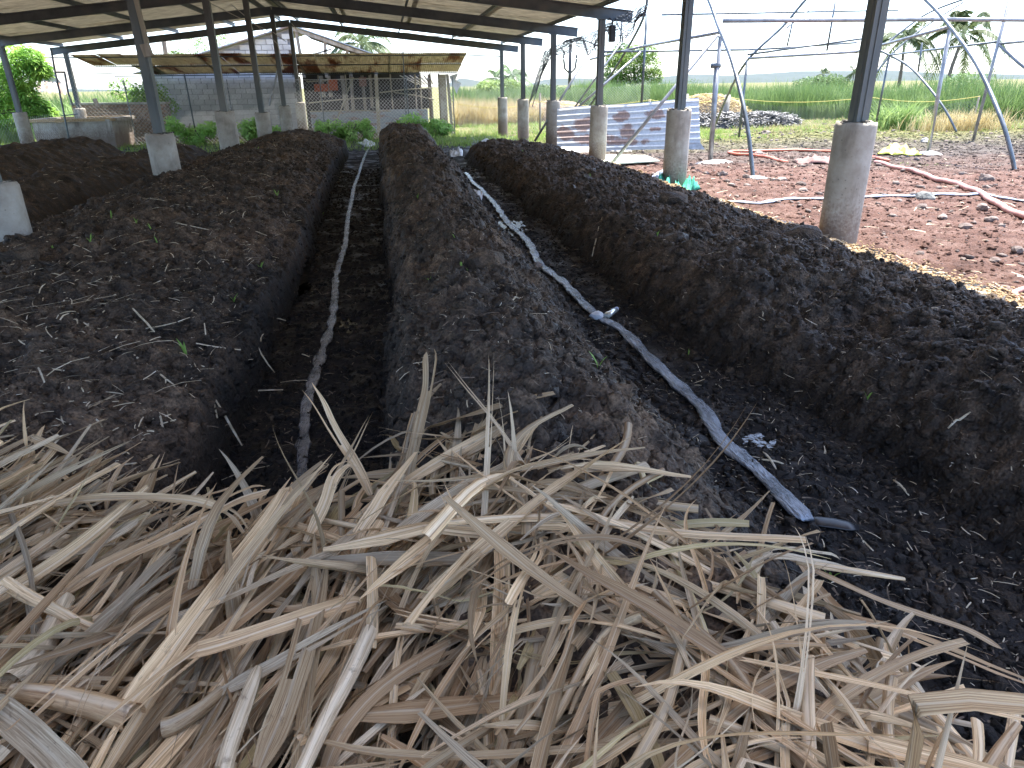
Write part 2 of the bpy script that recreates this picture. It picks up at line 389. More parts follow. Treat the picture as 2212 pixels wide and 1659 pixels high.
M_FARTREE = leafm('dull_green_leaf', [(0.08, 0.136, 0.056), (0.128, 0.208, 0.08), (0.192, 0.288, 0.112)], .3, .4)
M_PALM = leafm('palm_leaf', [(.05, .08, .035), (.09, .13, .05), (.16, .20, .09)], .3, .5)
M_SHRUB = leafm('shrub_leaf', [(.22, .42, .10), (.34, .56, .16), (.48, .68, .28)], .4, 2)
M_TRUNK = pm('bark', [(.12, .10, .08), (.22, .19, .16)], 6, .95, .5)
M_SPROUT = leafm('sprout', [(.18, .34, .06), (.30, .48, .12)], .4, 6)
M_HILL = pm('hillside', [(.03, .042, .03), (.05, .06, .04)], .004, .95, 0)

def cane_leaf_mat():
    mt, t, b = new_mat('dry_cane_leaf')
    uv = N(t, 'ShaderNodeUVMap').outputs[0]; at_ = N(t, 'ShaderNodeAttribute', attribute_name='rnd').outputs['Fac']
    sx = N(t, 'ShaderNodeSeparateXYZ'); t.links.new(uv, sx.inputs[0])
    cb = N(t, 'ShaderNodeCombineXYZ'); t.links.new(math_(t, 'MULTIPLY', sx.outputs[0], 20), cb.inputs[0])
    t.links.new(math_(t, 'MULTIPLY', sx.outputs[1], 2.0), cb.inputs[1]); t.links.new(math_(t, 'MULTIPLY', at_, 97), cb.inputs[2])
    st = noise(t, cb.outputs[0], 1.0, 5, .7)
    cb2 = N(t, 'ShaderNodeCombineXYZ'); t.links.new(math_(t, 'MULTIPLY', sx.outputs[0], 3), cb2.inputs[0])
    t.links.new(math_(t, 'MULTIPLY', sx.outputs[1], 7), cb2.inputs[1]); t.links.new(math_(t, 'MULTIPLY', at_, 53), cb2.inputs[2])
    bl = noise(t, cb2.outputs[0], 1.0, 5, .65)
    ca = ramp(t, st, [(.30, (.19, .105, .05)), (.44, (.42, .275, .145)), (.58, (.62, .45, .26)), (.74, (.82, .66, .43))])
    cg = ramp(t, st, [(.30, (.17, .115, .065)), (.44, (.38, .28, .175)), (.58, (.57, .45, .30)), (.74, (.78, .66, .48))])
    co = ramp(t, st, [(.30, (.19, .095, .04)), (.50, (.38, .24, .125)), (.72, (.55, .39, .22))])
    cy = ramp(t, st, [(.30, (.25, .175, .075)), (.50, (.50, .385, .19)), (.72, (.70, .57, .34))])
    g1 = ramp(t, at_, [(.0, (0, 0, 0)), (.45, (0, 0, 0)), (.5, (1, 1, 1))])
    g2 = ramp(t, at_, [(.0, (0, 0, 0)), (.70, (0, 0, 0)), (.74, (1, 1, 1))])
    g3 = ramp(t, at_, [(.0, (0, 0, 0)), (.94, (0, 0, 0)), (.96, (1, 1, 1))])
    c = mixc(t, g1, ca, cg); c = mixc(t, g2, c, co); c = mixc(t, g3, c, cy)
    # midrib
    mid = math_(t, 'ABSOLUTE', math_(t, 'SUBTRACT', sx.outputs[0], .5))
    mf = ramp(t, mid, [(.03, (1, 1, 1)), (.07, (0, 0, 0))])
    c = mixc(t, math_(t, 'MULTIPLY', mf, .45), c, (.62, .52, .38))
    sp = ramp(t, bl, [(.60, (0, 0, 0)), (.68, (1, 1, 1))])
    c = mixc(t, math_(t, 'MULTIPLY', sp, .55), c, (.13, .085, .055))
    hv = N(t, 'ShaderNodeHueSaturation'); t.links.new(c, hv.inputs['Color'])
    t.links.new(math_(t, 'MULTIPLY_ADD', math_(t, 'FRACT', math_(t, 'MULTIPLY', at_, 13.7)), .95, .64), hv.inputs['Value']); hv.inputs['Saturation'].default_value = 1.0
    c = hv.outputs[0]
    t.links.new(c, b.inputs['Base Color']); b.inputs['Roughness'].default_value = .48; b.inputs['Specular IOR Level'].default_value = .3
    bump(t, b, st, .8, .0025)
    tr = N(t, 'ShaderNodeBsdfTranslucent'); t.links.new(c, tr.inputs[0]); mx = N(t, 'ShaderNodeMixShader'); mx.inputs[0].default_value = .16
    t.links.new(b.outputs[0], mx.inputs[1]); t.links.new(tr.outputs[0], mx.inputs[2])
    t.links.new(mx.outputs[0], t.nodes['Material Output'].inputs[0])
    return mt
M_LEAF = cane_leaf_mat()
M_STRAW = pm('straw_bits', [(.36, .28, .17), (.54, .45, .31), (.72, .65, .53)], 30, .7, 0)
M_WATER, t_, b_ = new_mat('water'); b_.inputs['Base Color'].default_value = (.012, .010, .008, 1); b_.inputs['Roughness'].default_value = .04; b_.inputs['Specular IOR Level'].default_value = .6
bump(t_, b_, noise(t_, pos(t_), 22, 3), .35, .01)
def layflat(name, col, rough, met=0):
    mt, t, b = new_mat(name); p = pos(t)
    n = noise(t, p, 5, 4); c = ramp(t, n, [(.35, tuple(x*.55 for x in col)), (.65, tuple(x*1.45 for x in col))])
    t.links.new(c, b.inputs['Base Color']); b.inputs['Roughness'].default_value = rough; b.inputs['Metallic'].default_value = met
    n2 = noise(t, stretch(t, p, (60, 14, 30)), 1.0, 3, .6); bump(t, b, n2, 1.0, .02); return mt
M_HOSE = layflat('black_layflat_hose', (.30, .30, .32), .16, .5)  # silvery reflections painted into the black hose's colour as mottled grey
M_HOSE2 = layflat('grey_layflat_hose', (.26, .28, .31), .2, .4)
def clear_mat():
    mt, t, b = new_mat('clear_plastic'); b.inputs['Base Color'].default_value = (.75, .8, .75, 1); b.inputs['Roughness'].default_value = .12
    b.inputs['Transmission Weight'].default_value = .7; b.inputs['IOR'].default_value = 1.3; return mt
M_CLEAR = clear_mat()

# ------------------------------------------------------------------ ground heights
def ground_z(x, y):
    return -.27*np.clip((np.asarray(y, float)-12)/17, 0, 1)
BEDS = {
 'L':  dict(p=[(-4.0,-.06),(-3.5,.22),(-2.95,.41),(-2.2,.47),(-1.5,.43),(-1.1,.35),(-.88,.26),(-.80,-.06)], y1=20.6),
 'C':  dict(p=[(-.10,-.06),(-.05,.24),(.06,.44),(.34,.57),(.64,.53),(.9,.33),(1.12,.08),(1.24,-.06)], y1=21.3),
 'R':  dict(p=[(1.68,-.06),(1.85,.17),(2.05,.31),(2.5,.37),(3.1,.34),(3.5,.27),(3.9,.12),(4.15,.03),(4.38,-.06)], y1=17.9),
 'LL': dict(p=[(-5.75,-.06),(-5.35,.28),(-4.95,.42),(-4.55,.38),(-4.25,.2),(-4.08,-.06)], y1=19.4),
 'FL': dict(p=[(-9.2,-.06),(-8.3,.42),(-7.1,.60),(-6.6,.50),(-6.1,.16),(-5.9,-.06)], y1=19.6),
}
def bed_z(k, x, y, detail=True):
    B = BEDS[k]; x = np.asarray(x, float); y = np.asarray(y, float)
    px = np.array([q[0] for q in B['p']]); pz = np.array([q[1] for q in B['p']])
    sd_ = sum(map(ord, k))
    xw = x+.10*2*fbm(y*.9, x*.0+3, sd_, 3)+.05*fbm(x*3, y*3, sd_+5, 2)
    if k == 'R':      # near end spreads and hollows
        xw = xw-.28*sstep(4.2, 2.0, y)*sstep(3.6, 1.9, x)
    if k == 'C':
        xw = xw+.14*sstep(10, 20, y)*(x > .5)*-1
    if k == 'C': xw = xw+.26*sstep(5, 21, y)*sstep(.6, .1, x)
    if k == 'L': xw = xw+.26*sstep(5, 21, y)*sstep(-2.2, -1.3, x)
    z = np.interp(xw, px, pz)
    z = np.where(z > 0, z*(1+{'L': .024, 'C': .016, 'R': .010}.get(k, 0)*np.clip(y-5, 0, 16)), z)
    if k == 'R':
        z = z+.10*sstep(3.4, 2.2, y)*sstep(1.9, 2.6, x)*sstep(4.0, 3.2, x)-.16*np.exp(-(((x-2.35)/.35)**2+((y-3.1)/.5)**2))
    if k == 'L':
        z = z+.05*np.exp(-(((x+2.2)/.5)**2+((y-3.2)/.6)**2))
    e = sstep(B['y1']+.15, B['y1']-1.3, y+.3*fbm(x*2, y*0, sd_+9, 2))
    z = (z+.06)*e-.06
    lip = np.clip((z+.06)/.3, 0, 1)
    z = z+lip*(.16*fbm(x*1.3, y*1.3, sd_+2, 3))
    if detail:
        a = lip**.6
        z = z+a*(.11*fbm(x*6, y*6, sd_+31, 5)+.055*(lumps(x*6+fbm(x*9, y*9, 5, 2), y*6, sd_+40)-.3)+.042*(lumps(x*15+fbm(x*20, y*20, 6, 2)*1.2, y*15, sd_+50)-.3)+.020*(lumps(x*38, y*38, sd_+60)-.3))
    return z+ground_z(x, y)
def floor_z(x, y):
    dip = sum(np.exp(-(((x-a)/w_)**2+((y-b)/l_)**2)) for a, b, w_, l_ in ((1.30, 7.9, .2, .5), (-.75, 5.7, .1, .25), (-.36, 4.6, .10, .35), (1.58, 2.55, .10, .10), (1.35, 12.0, .2, .5)))
    return ground_z(x, y)-.03*dip+.004+.035*fbm(x*2.2, y*2.2, 71, 5)+.014*lumps(x*14, y*14, 75)+.006*lumps(x*36, y*36, 79)
def top_z(x, y):
    z = floor_z(x, y)
    for k in BEDS: z = np.maximum(z, bed_z(k, x, y))
    return z
def grid(xs, ys, zf):
    X, Y = np.meshgrid(xs, ys); Z = zf(X, Y)
    n, m_ = len(ys), len(xs); i = np.arange(n*m_).reshape(n, m_)
    Fc = np.stack([i[:-1, :-1], i[:-1, 1:], i[1:, 1:], i[1:, :-1]], -1).reshape(-1, 4)
    return np.stack([X.ravel(), Y.ravel(), Z.ravel()], 1), Fc
def geo(y0, y1, f, mn=.009):
    ys = [y0]
    while ys[-1] < y1: ys.append(ys[-1]+max(mn, f*abs(ys[-1])))
    return np.array(ys)

# big ground sheet with a hole-free drop under the detailed sheets
def big_z(x, y): return np.where((np.abs(x-5) < 21) & (y > -8) & (y < 33), -.33, ground_z(x, y)-.012)
V, Fc = grid(np.concatenate([np.linspace(-9000, -60, 12), np.linspace(-50, 60, 45), np.linspace(80, 9000, 12)]),
             np.concatenate([np.linspace(-3000, -20, 6), np.linspace(-10, 60, 36), np.linspace(80, 12000, 16)]), big_z)
struct(mk('ground', V, Fc, M_SOIL))
V, Fc = grid(np.linspace(-9.6, 4.5, 560), geo(-1.2, 27, .0065, .014), floor_z)
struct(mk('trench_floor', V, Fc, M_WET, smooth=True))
def yard_z(x, y):
    return ground_z(x, y)-.004+.07*fbm(x*.8, y*.8, 91, 4)*sstep(4.2, 5.5, x)+.05*fbm(x*5, y*5, 95, 4)+.026*lumps(x*9+fbm(x*14, y*14, 4, 2), y*9, 97)+.018*lumps(x*21, y*21, 98)-.03+.03*sstep(4.2, 5, x)
V, Fc = grid(np.concatenate([np.arange(4.15, 12, .035), np.arange(12, 26, .07)]), geo(1.0, 33, .005, .02), yard_z)
struct(mk('yard_soil', V, Fc, M_SOIL, smooth=True))
def back_z(x, y): return ground_z(x, y)+.06*fbm(x*1.2, y*1.2, 101, 4)
V, Fc = grid(np.arange(-16, 4.6, .12), np.arange(18, 33.1, .12), lambda x, y: back_z(x, y)-.02-.12*(y < 26.5)*(x < 4.2)*(x > -9.4)*sstep(21.5, 20.5, y))
struct(mk('grass_verge', V, Fc, M_SOIL, smooth=True))
V, Fc = grid(np.arange(-16, -9.2, .12), np.arange(-2, 18.2, .2), lambda x, y: back_z(x, y)-.02)
struct(mk('side_verge', V, Fc, M_SOIL, smooth=True))

bedlab = {'L': ('compost_bed', 'wide dark compost bed left of the narrow trench, concrete posts standing in it', (-4.05, -.78), .0105),
 'C': ('compost_bed', 'narrow rounded compost ridge in the middle, between the two hose trenches', (-.2, 1.32), .0085),
 'R': ('compost_bed', 'dark compost bed along the right posts, with pale sawdust on its outer edge', (1.6, 4.5), .0105),
 'LL': ('compost_bed', 'low shaded compost ridge behind the concrete posts on the left', (-5.85, -4.0), .03),
 'FL': ('compost_bed', 'outermost compost bed on the far left, next to the grass', (-9.3, -5.8), .04)}
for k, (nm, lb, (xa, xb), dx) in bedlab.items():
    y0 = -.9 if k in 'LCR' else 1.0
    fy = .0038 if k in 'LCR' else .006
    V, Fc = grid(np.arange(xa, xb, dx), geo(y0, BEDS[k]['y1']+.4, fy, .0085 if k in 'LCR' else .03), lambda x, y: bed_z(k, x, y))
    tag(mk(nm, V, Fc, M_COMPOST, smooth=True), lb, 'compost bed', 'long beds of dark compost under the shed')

# water lying in the trenches
def water(name, x0, x1, y0, y1, z):
    V, Fc = grid(np.linspace(x0, x1, 3), np.linspace(y0, y1, 5), lambda x, y: z+ground_z(x, y)); return struct(mk(name, V, Fc, M_WATER))
water('water', -.92, -.58, 5.3, 6.1, -.004)
water('water', -.52, -.14, 4.1, 5.1, -.006)
water('water', -.45, -.15, 3.0, 3.5, -.010)
water('water', 1.0, 1.75, 7.0, 8.9, -.001)
water('water', 1.42, 1.72, 2.4, 2.75, -.002)

# clods: rounded lumps of compost lying loose
ICO = None
def ico():
    ph = (1+5**.5)/2
    v = np.array([(-1,ph,0),(1,ph,0),(-1,-ph,0),(1,-ph,0),(0,-1,ph),(0,1,ph),(0,-1,-ph),(0,1,-ph),(ph,0,-1),(ph,0,1),(-ph,0,-1),(-ph,0,1)], float)
    v /= np.linalg.norm(v[0])
    f = np.array([(0,11,5),(0,5,1),(0,1,7),(0,7,10),(0,10,11),(1,5,9),(5,11,4),(11,10,2),(10,7,6),(7,1,8),(3,9,4),(3,4,2),(3,2,6),(3,6,8),(3,8,9),(4,9,5),(2,4,11),(6,2,10),(8,6,7),(9,8,1)])
    return v, f
IV, IF = ico()
def scatter_lumps(P, R, sq=.75, jit=.3):
    n = len(P); V = IV[None]*(1+rng.uniform(-jit, jit, (n, 12, 1)))+rng.normal(0, jit*.25, (n, 12, 3))
    a = rng.uniform(0, 2*pi, n); c, s = np.cos(a)[:, None], np.sin(a)[:, None]
    x = V[..., 0]*rng.uniform(.6, 1.7, (n, 1)); y = V[..., 1]; z = V[..., 2]*sq
    V = np.stack([x*c-y*s, x*s+y*c, z], -1)*R[:, None, None]+P[:, None]
    Fc = IF[None]+(np.arange(n)*12)[:, None, None]
    return V.reshape(-1, 3), Fc.reshape(-1, 3)
def pts_on(n, xa, xb, ya, yb, pw=2.0, zf=None):
    """more points near the camera: density falls with distance"""
    u = rng.uniform(0, 1, n); y = ya*(yb/ya)**(u**(1/pw*1.6)) if ya > 0 else ya+(yb-ya)*u
    x = rng.uniform(xa, xb, n); return x, y
def clods(n, xa, xb, ya, yb, r0, r1, mat, name, label, cat):
    x, y = pts_on(n, xa, xb, ya, yb)
    z = top_z(x, y); R = r0*(r1/r0)**(rng.uniform(0, 1, n)**2.2)
    V, Fc = scatter_lumps(np.stack([x, y, z-R*.05], 1), R, .95, .6)
    return stuff(mk(name, V, Fc, mat, smooth=False), label, cat)
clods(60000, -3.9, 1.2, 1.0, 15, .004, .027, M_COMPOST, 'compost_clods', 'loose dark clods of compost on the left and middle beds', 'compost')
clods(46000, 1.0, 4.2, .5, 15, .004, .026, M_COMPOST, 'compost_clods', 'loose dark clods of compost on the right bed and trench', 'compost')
# larger lumps one can point at
for (px, py, z, r, lb) in [(870, 488, 0.36, .085, 'x'), ]:
    pass
def lump(p, r, mat, name, label, cat, group=None, sub=2, sq=.8, seed=0, parent=None):
    import bmesh
    bm = bmesh.new(); bmesh.ops.create_icosphere(bm, subdivisions=sub, radius=1)
    rs = random.Random(seed); ox, oy = rs.random()*50, rs.random()*50
    for v in bm.verts:
        c = v.co; d = 1+.55*float(fbm(c.x*1.3+ox, c.y*1.3+c.z*2.1+oy, seed, 3))*1.6
        v.co = Vector((c.x*r[0]*d, c.y*r[1]*d, c.z*r[2]*d))
    me = bpy.data.meshes.new(name); bm.to_mesh(me); bm.free(); me.materials.append(mat)
    o = bpy.data.objects.new(name, me); COL.objects.link(o); o.location = p; o.rotation_euler = (0, 0, rs.random()*6)
    if parent: o.parent = parent
    elif label: tag(o, label, cat, group)
    return o
for i, (px, py, r, lb) in enumerate([
    (1740, 487, .15, 'biggest black clod on the crest beside the nearest right post'),
    (1665, 492, .09, 'black clod left of the biggest clod on the right bed crest'),
    (1780, 500, .09, 'black clod squeezed between the biggest clod and the sawdust'),
    (1452, 428, .16, 'black clod lying in front of the second right concrete post'),
    (1462, 508, .12, 'greyish clod on the face of the right bed'),
    (55, 585, .12, 'brown clod on the left bed below the nearest left post'),
    (1050, 620, .13, 'broad brown clod on the middle ridge beside the right trench'),
    (1605, 1095, .05, 'flat reddish brown clod at the foot of the middle ridge by the hose end')]):
    z = .42 if px > 1400 and px < 1800 and py < 520 else .4
    if i == 7: z = .12
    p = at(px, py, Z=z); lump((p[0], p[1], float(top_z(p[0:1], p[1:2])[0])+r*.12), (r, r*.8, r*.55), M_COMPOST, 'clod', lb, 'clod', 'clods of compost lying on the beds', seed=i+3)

# straw flecks and stalks lying on the beds
def strips(n, x, y, z, L, W, curl=.3, tilt=.3):
    a = rng.uniform(0, 2*pi, n); nseg = 3
    d = np.stack([np.cos(a), np.sin(a), rng.uniform(-tilt, tilt, n)], 1); s = np.stack([-np.sin(a), np.cos(a), rng.uniform(-.6, .6, n)], 1)
    P0 = np.stack([x, y, z], 1); k = rng.uniform(-curl, curl, n)[:, None]; kz = rng.uniform(0, curl, n)[:, None]
    V = []
    for j in range(nseg+1):
        t = j/nseg-.5; c = P0+d*L[:, None]*t+s*k*L[:, None]*(t*t-.1)+np.array([0, 0, 1])*kz*L[:, None]*(.25-t*t)
        ww = W[:, None]*(1-.5*abs(t)); V += [c-s*ww/2, c+s*ww/2]
    V = np.stack(V, 1).reshape(-1, 3); b = (np.arange(n)*(2*(nseg+1)))[:, None]
    Fc = np.concatenate([np.stack([b[:, 0]+2*j, b[:, 0]+2*j+1, b[:, 0]+2*j+3, b[:, 0]+2*j+2], 1) for j in range(nseg)])
    return V, Fc
def straw(n, xa, xb, ya, yb, L0, L1, W0, W1, mat, label, cat='straw', dz=.006, name='straw_litter'):
    x, y = pts_on(n, xa, xb, ya, yb); z = top_z(x, y)+dz
    V, Fc = strips(n, x, y, z, L0*(L1/L0)**(rng.uniform(0, 1, n)**2), rng.uniform(W0, W1, n))
    return stuff(mk(name, V, Fc, mat), label, cat)
straw(5200, -3.6, -.9, 1.8, 17, .012, .22, .0025, .008, M_STRAW, 'scattered bits of straw and pale roots on the left bed')
straw(2000, -.05, 1.2, 1.8, 17, .010, .09, .0012, .004, M_STRAW, 'scattered bits of straw on the middle ridge')
straw(3400, 1.2, 4.1, .7, 16, .010, .10, .0015, .005, M_STRAW, 'scattered bits of straw on the right bed')
x, y = pts_on(700, -8.5, -4.1, 5, 18); V, Fc = strips(700, x, y, top_z(x, y)+.01, rng.uniform(.03, .14, 700), rng.uniform(.004, .010, 700))
stuff(mk('straw_litter', V, Fc, M_STRAW), 'scattered bits of straw on the far left beds', 'straw')
M_FIBRE = pm('dark_fibre', [(.07, .05, .035), (.16, .115, .08), (.26, .20, .14)], 30, .8, 0)
straw(14000, -3.7, 1.2, 1.8, 16, .012, .09, .0015, .006, M_FIBRE, 'brown plant fibres matted over the left and middle beds', 'plant fibres', name='plant_fibres')
straw(9000, 1.2, 4.2, .6, 15, .012, .08, .0015, .006, M_FIBRE, 'brown plant fibres matted over the right bed', 'plant fibres', name='plant_fibres')
n = 170; x = rng.normal(-1.9, .6, n); y = rng.normal(3.6, .7, n); V, Fc = strips(n, x, y, top_z(x, y)+.012, rng.uniform(.05, .30, n), rng.uniform(.003, .009, n), tilt=.15)
stuff(mk('straw_litter', V, Fc, M_STRAW), 'longer straw and roots strewn low on the left bed', 'straw')
# larger pale stalks, one by one
STALKS = [((375, 498), (455, 515), 'pale stalk lying across the left bed above its middle'), ((552, 500), (576, 504), 'short yellow stalk near the lip of the left bed'),
 ((500, 652), (570, 660), 'short straight stalk low on the left bed'), ((448, 775), (490, 790), 'stalk stub on the left bed close to the trench'),
 ((240, 735), (370, 790), 'long split stalk low on the left bed'), ((290, 680), (330, 700), 'thin stalk in the middle of the left bed'),
 ((1280, 522), (1300, 497), 'bright bent stalk on the face of the right bed'), ((1650, 915), (1712, 925), 'pale stalk on the trench edge right of the hose'),
 ((1660, 900), (1690, 935), 'thin stalk crossing another beside the right trench'), ((1950, 955), (1985, 985), 'curled pale husk low on the right bed'),
 ((2045, 935), (2085, 928), 'pale stick high on the right side of the right bed'), ((1080, 720), (1130, 690), 'grey forked twig on the middle ridge')]
for i, (a, b, lb) in enumerate(STALKS):
    zz = .42 if a[0] < 600 else (.45 if a[0] < 1200 else .2)
    A = at(*a, Z=zz); B_ = at(*b, Z=zz); P = []
    for j in range(7):
        q = A+(B_-A)*j/6; zq = float(top_z(q[0:1], q[1:2])[0]); P.append((q[0], q[1], zq+.012+.012*sin(j/6*pi)))
    zs = np.linspace(P[0][2], P[-1][2], 7); P = [(p[0], p[1], max(p[2]*.5+z_*.5, z_)) for p, z_ in zip(P, zs)]
    tag(MB().tube(P, [.004, .005, .006, .006, .006, .005, .003], 6, flat=.6).build('dry_stalk', M_STRAW, smooth=True), lb, 'stalk', 'pale stalks lying on the compost')

# sprouts
sp = MB()
def sprout(p, h, n=4):
    for i in range(n):
        a = random.random()*6.28; L = h*random.uniform(.6, 1); d = np.array([cos(a), sin(a), 0]); s = np.array([-sin(a), cos(a), 0])*h*.06
        P = [np.array(p)+d*L*.5*(j/3)**1.5+np.array([0, 0, 1])*L*(j/3)*(1-.15*(j/3)**2) for j in range(4)]
        V = []
        for j, q in enumerate(P): w_ = (1, 1, .8, .1)[j]; V += [q-s*w_, q+s*w_]
        sp.add(V, [(0,1,3,2),(2,3,5,4),(4,5,7,6)])
for (px, py) in [(470,300),(560,345),(345,545),(205,560),(120,553),(395,735),(500,620),(600,430),(560,560),(1000,630),(985,575),(1130,330),(1275,380),(1420,510),(1895,760),(870,290),(870,286),(880,288),(660,283),(640,284),(690,400),(930,640),(1840,1030),(1290,860),(1500,630),(905,470),(1020,640),(300,505),(330,510),(245,490)]:
    q = at(px, py, Z=.4)
    x0, y0 = q[0], q[1]; sprout((x0, y0, float(top_z(np.array([x0]), np.array([y0]))[0])-.005), random.uniform(.05, .10), random.randint(3, 5))
q = at(870, 278, Z=.45)
for i in range(26): x0 = q[0]+random.uniform(-.22, .22); y0 = q[1]-random.uniform(0, .8); sprout((x0, y0, float(top_z(np.array([x0]), np.array([y0]))[0])-.01), .17, 4)
stuff(sp.build('sprouts', M_SPROUT), 'tiny green seedlings sprouting on the compost beds', 'seedlings')

# sawdust and wood shavings along the outer edge of the right bed
def saw_line(y): return np.interp(y, [2, 4.2, 6.2, 8, 11, 15, 18], [4.10, 4.02, 3.94, 3.86, 3.82, 3.78, 3.75])
n = 42000; y = 2.4*(18/2.4)**rng.uniform(0, 1, n); x = saw_line(y)+np.abs(rng.normal(0, .20, n))*1.0+.02*rng.normal(0, 1, n)-.02+.22*fbm(y*1.5, y*0, 3, 2)
zz = np.maximum(top_z(x, y), yard_z(x, y)); R = rng.uniform(.004, .013, n)*(1+y*.05)
V, Fc = scatter_lumps(np.stack([x, y, zz+.01+rng.uniform(0, .03, n)], 1), R, .45)
stuff(mk('sawdust', V, Fc, M_SAWDUST), 'strip of golden sawdust and shavings along the right bed, by the concrete posts', 'sawdust')
n = 3000; y = 2.4*(17/2.4)**rng.uniform(0, 1, n); x = saw_line(y)+rng.normal(.1, .18, n); V, Fc = strips(n, x, y, np.maximum(top_z(x, y), yard_z(x, y))+.02, rng.uniform(.03, .12, n), rng.uniform(.004, .012, n))
stuff(mk('wood_shavings', V, Fc, M_STRAW), 'curled wood shavings scattered over the sawdust', 'shavings')

# ------------------------------------------------------------------ the shed
SH = thing('open_shed', 'long open shed with corrugated cement roof on grey steel frames and concrete post bases', 'shed')
XR, XM, XL = 4.325, -3.017, -10.351
YS = [6.215+4.258*n for n in range(-1, 6)]
ZR, ZM, ZL = 2.686, 3.467, 2.675
def rz(x):       # top-of-post height (underside of rafter)
    return ZM+(ZR-ZM)*(x-XM)/(XR-XM) if x > XM else ZM+(ZL-ZM)*(XM-x)/(XM-XL)
OVER = .62
EL = XL-.45
for n, y in enumerate(YS):
    for (a, b) in ((XM, XR+OVER), (XM, EL)):
        m_ = MB(); A = (a, y, rz(a)+.10); B_ = (b, y, rz(b)+.10)
        m_.bar(A, B_, .012, .19); 
        for s in (-1, 1): m_.bar((A[0], y, A[2]+s*.098), (B_[0], y, B_[2]+s*.098), .10, .014)
        m_.bar((b, y, rz(b)+.10-.09), (b, y, rz(b)+.10+.09), .11, .012) if False else None
        m_.build('rafter', M_STEEL, SH)
# purlins
Y0R, Y1R = .95, 27.05
PX = [4.32, 2.55, .68, -1.25, -2.72]; PXL = [-3.32, -4.85, -6.7, -8.5, -10.4]
for x in PX+PXL:
    z = rz(x)+.10+.105+.04
    m_ = MB(); m_.bar((x, Y0R+.05, z), (x, Y1R+.55, z), .012, .08)
    m_.bar((x+.02, Y0R+.05, z+.043), (x+.02, Y1R+.55, z+.043), .05, .006); m_.bar((x-.02, Y0R+.05, z-.043), (x-.02, Y1R+.55, z-.043), .05, .006)
    m_.build('purlin', M_STEEL, SH)
# corrugated cement sheets, one object each, sharing meshes
def corr_mesh(name, width, length, pitch, amp, mat, nseg=5):
    nw = int(round(width/pitch)); xs = np.linspace(0, nw*pitch, nw*nseg+1); V = []; 
    for e in (0, length):
        for x in xs: V.append((x, e, amp*cos(2*pi*x/pitch)))
    m_ = len(xs)
    Fc = [(i, i+1, m_+i+1, m_+i) for i in range(m_-1)]
    b = len(V)
    V += [(v[0], v[1], v[2]-.007) for v in V]
    Fc += [(b+m_+i, b+m_+i+1, b+i+1, b+i) for i in range(m_-1)]
    Fc += [(i, b+i, b+i+1, i+1) for i in range(m_-1)]+[(m_+i+1, b+m_+i+1, b+m_+i, m_+i) for i in range(m_-1)]
    Fc += [(0, m_, b+m_, b), (m_-1, b+m_-1, b+2*m_-1, 2*m_-1)]
    o = mk(name, V, Fc, mat, smooth=False); return o
def lay_sheets(proto, side):
    # local x -> world y ; local y -> down the slope
    s = 1 if side > 0 else -1
    xe = XR+.22 if side > 0 else XL-.22
    zt = rz; dz = .10+.105+.085+.03
    edges = [XM, -1.1, .85, 2.7, xe] if side > 0 else [XM, -4.95, -6.8, -8.6, xe]
    first = True
    nY = int(round((Y1R-Y0R)/1.022))
    for j in range(len(edges)-1):
        a, b = edges[j], edges[j+1]+s*.12*(j < len(edges)-2)
        za, zb = zt(a)+dz-.016*j*0+.012*(3-j), zt(b)+dz+.012*(3-j)-.002
        L = math.hypot(b-a, zb-za); dirv = Vector((b-a, 0, zb-za)).normalized(); xv = Vector((0, 1, 0)); zv = xv.cross(dirv) 
        for k in range(nY):
            o = inst(protos[j % 4 if True else 0], SH)
            sc = L/protoL
            mm = Matrix((( xv.x, dirv.x*sc, zv.x, a), (xv.y, dirv.y*sc, zv.y, Y0R+k*1.022+.004*(k % 2)), (xv.z, dirv.z*sc, zv.z, za+.004*(k % 2)), (0, 0, 0, 1)))
            o.matrix_local = mm
protoL = 2.0
base_sheet = corr_mesh('roof_sheet', 1.022, protoL, .146, .022, M_ROOF, 6); base_sheet.parent = SH
protos = [base_sheet]*4
lay_sheets(base_sheet, 1); lay_sheets(base_sheet, -1)
bpy.data.objects.remove(base_sheet)
MB().tube([(XM, Y0R, ZM+.36), (XM, Y1R, ZM+.36)], .11, 8, flat=.5).build('ridge_cap', M_ROOF, SH, True)
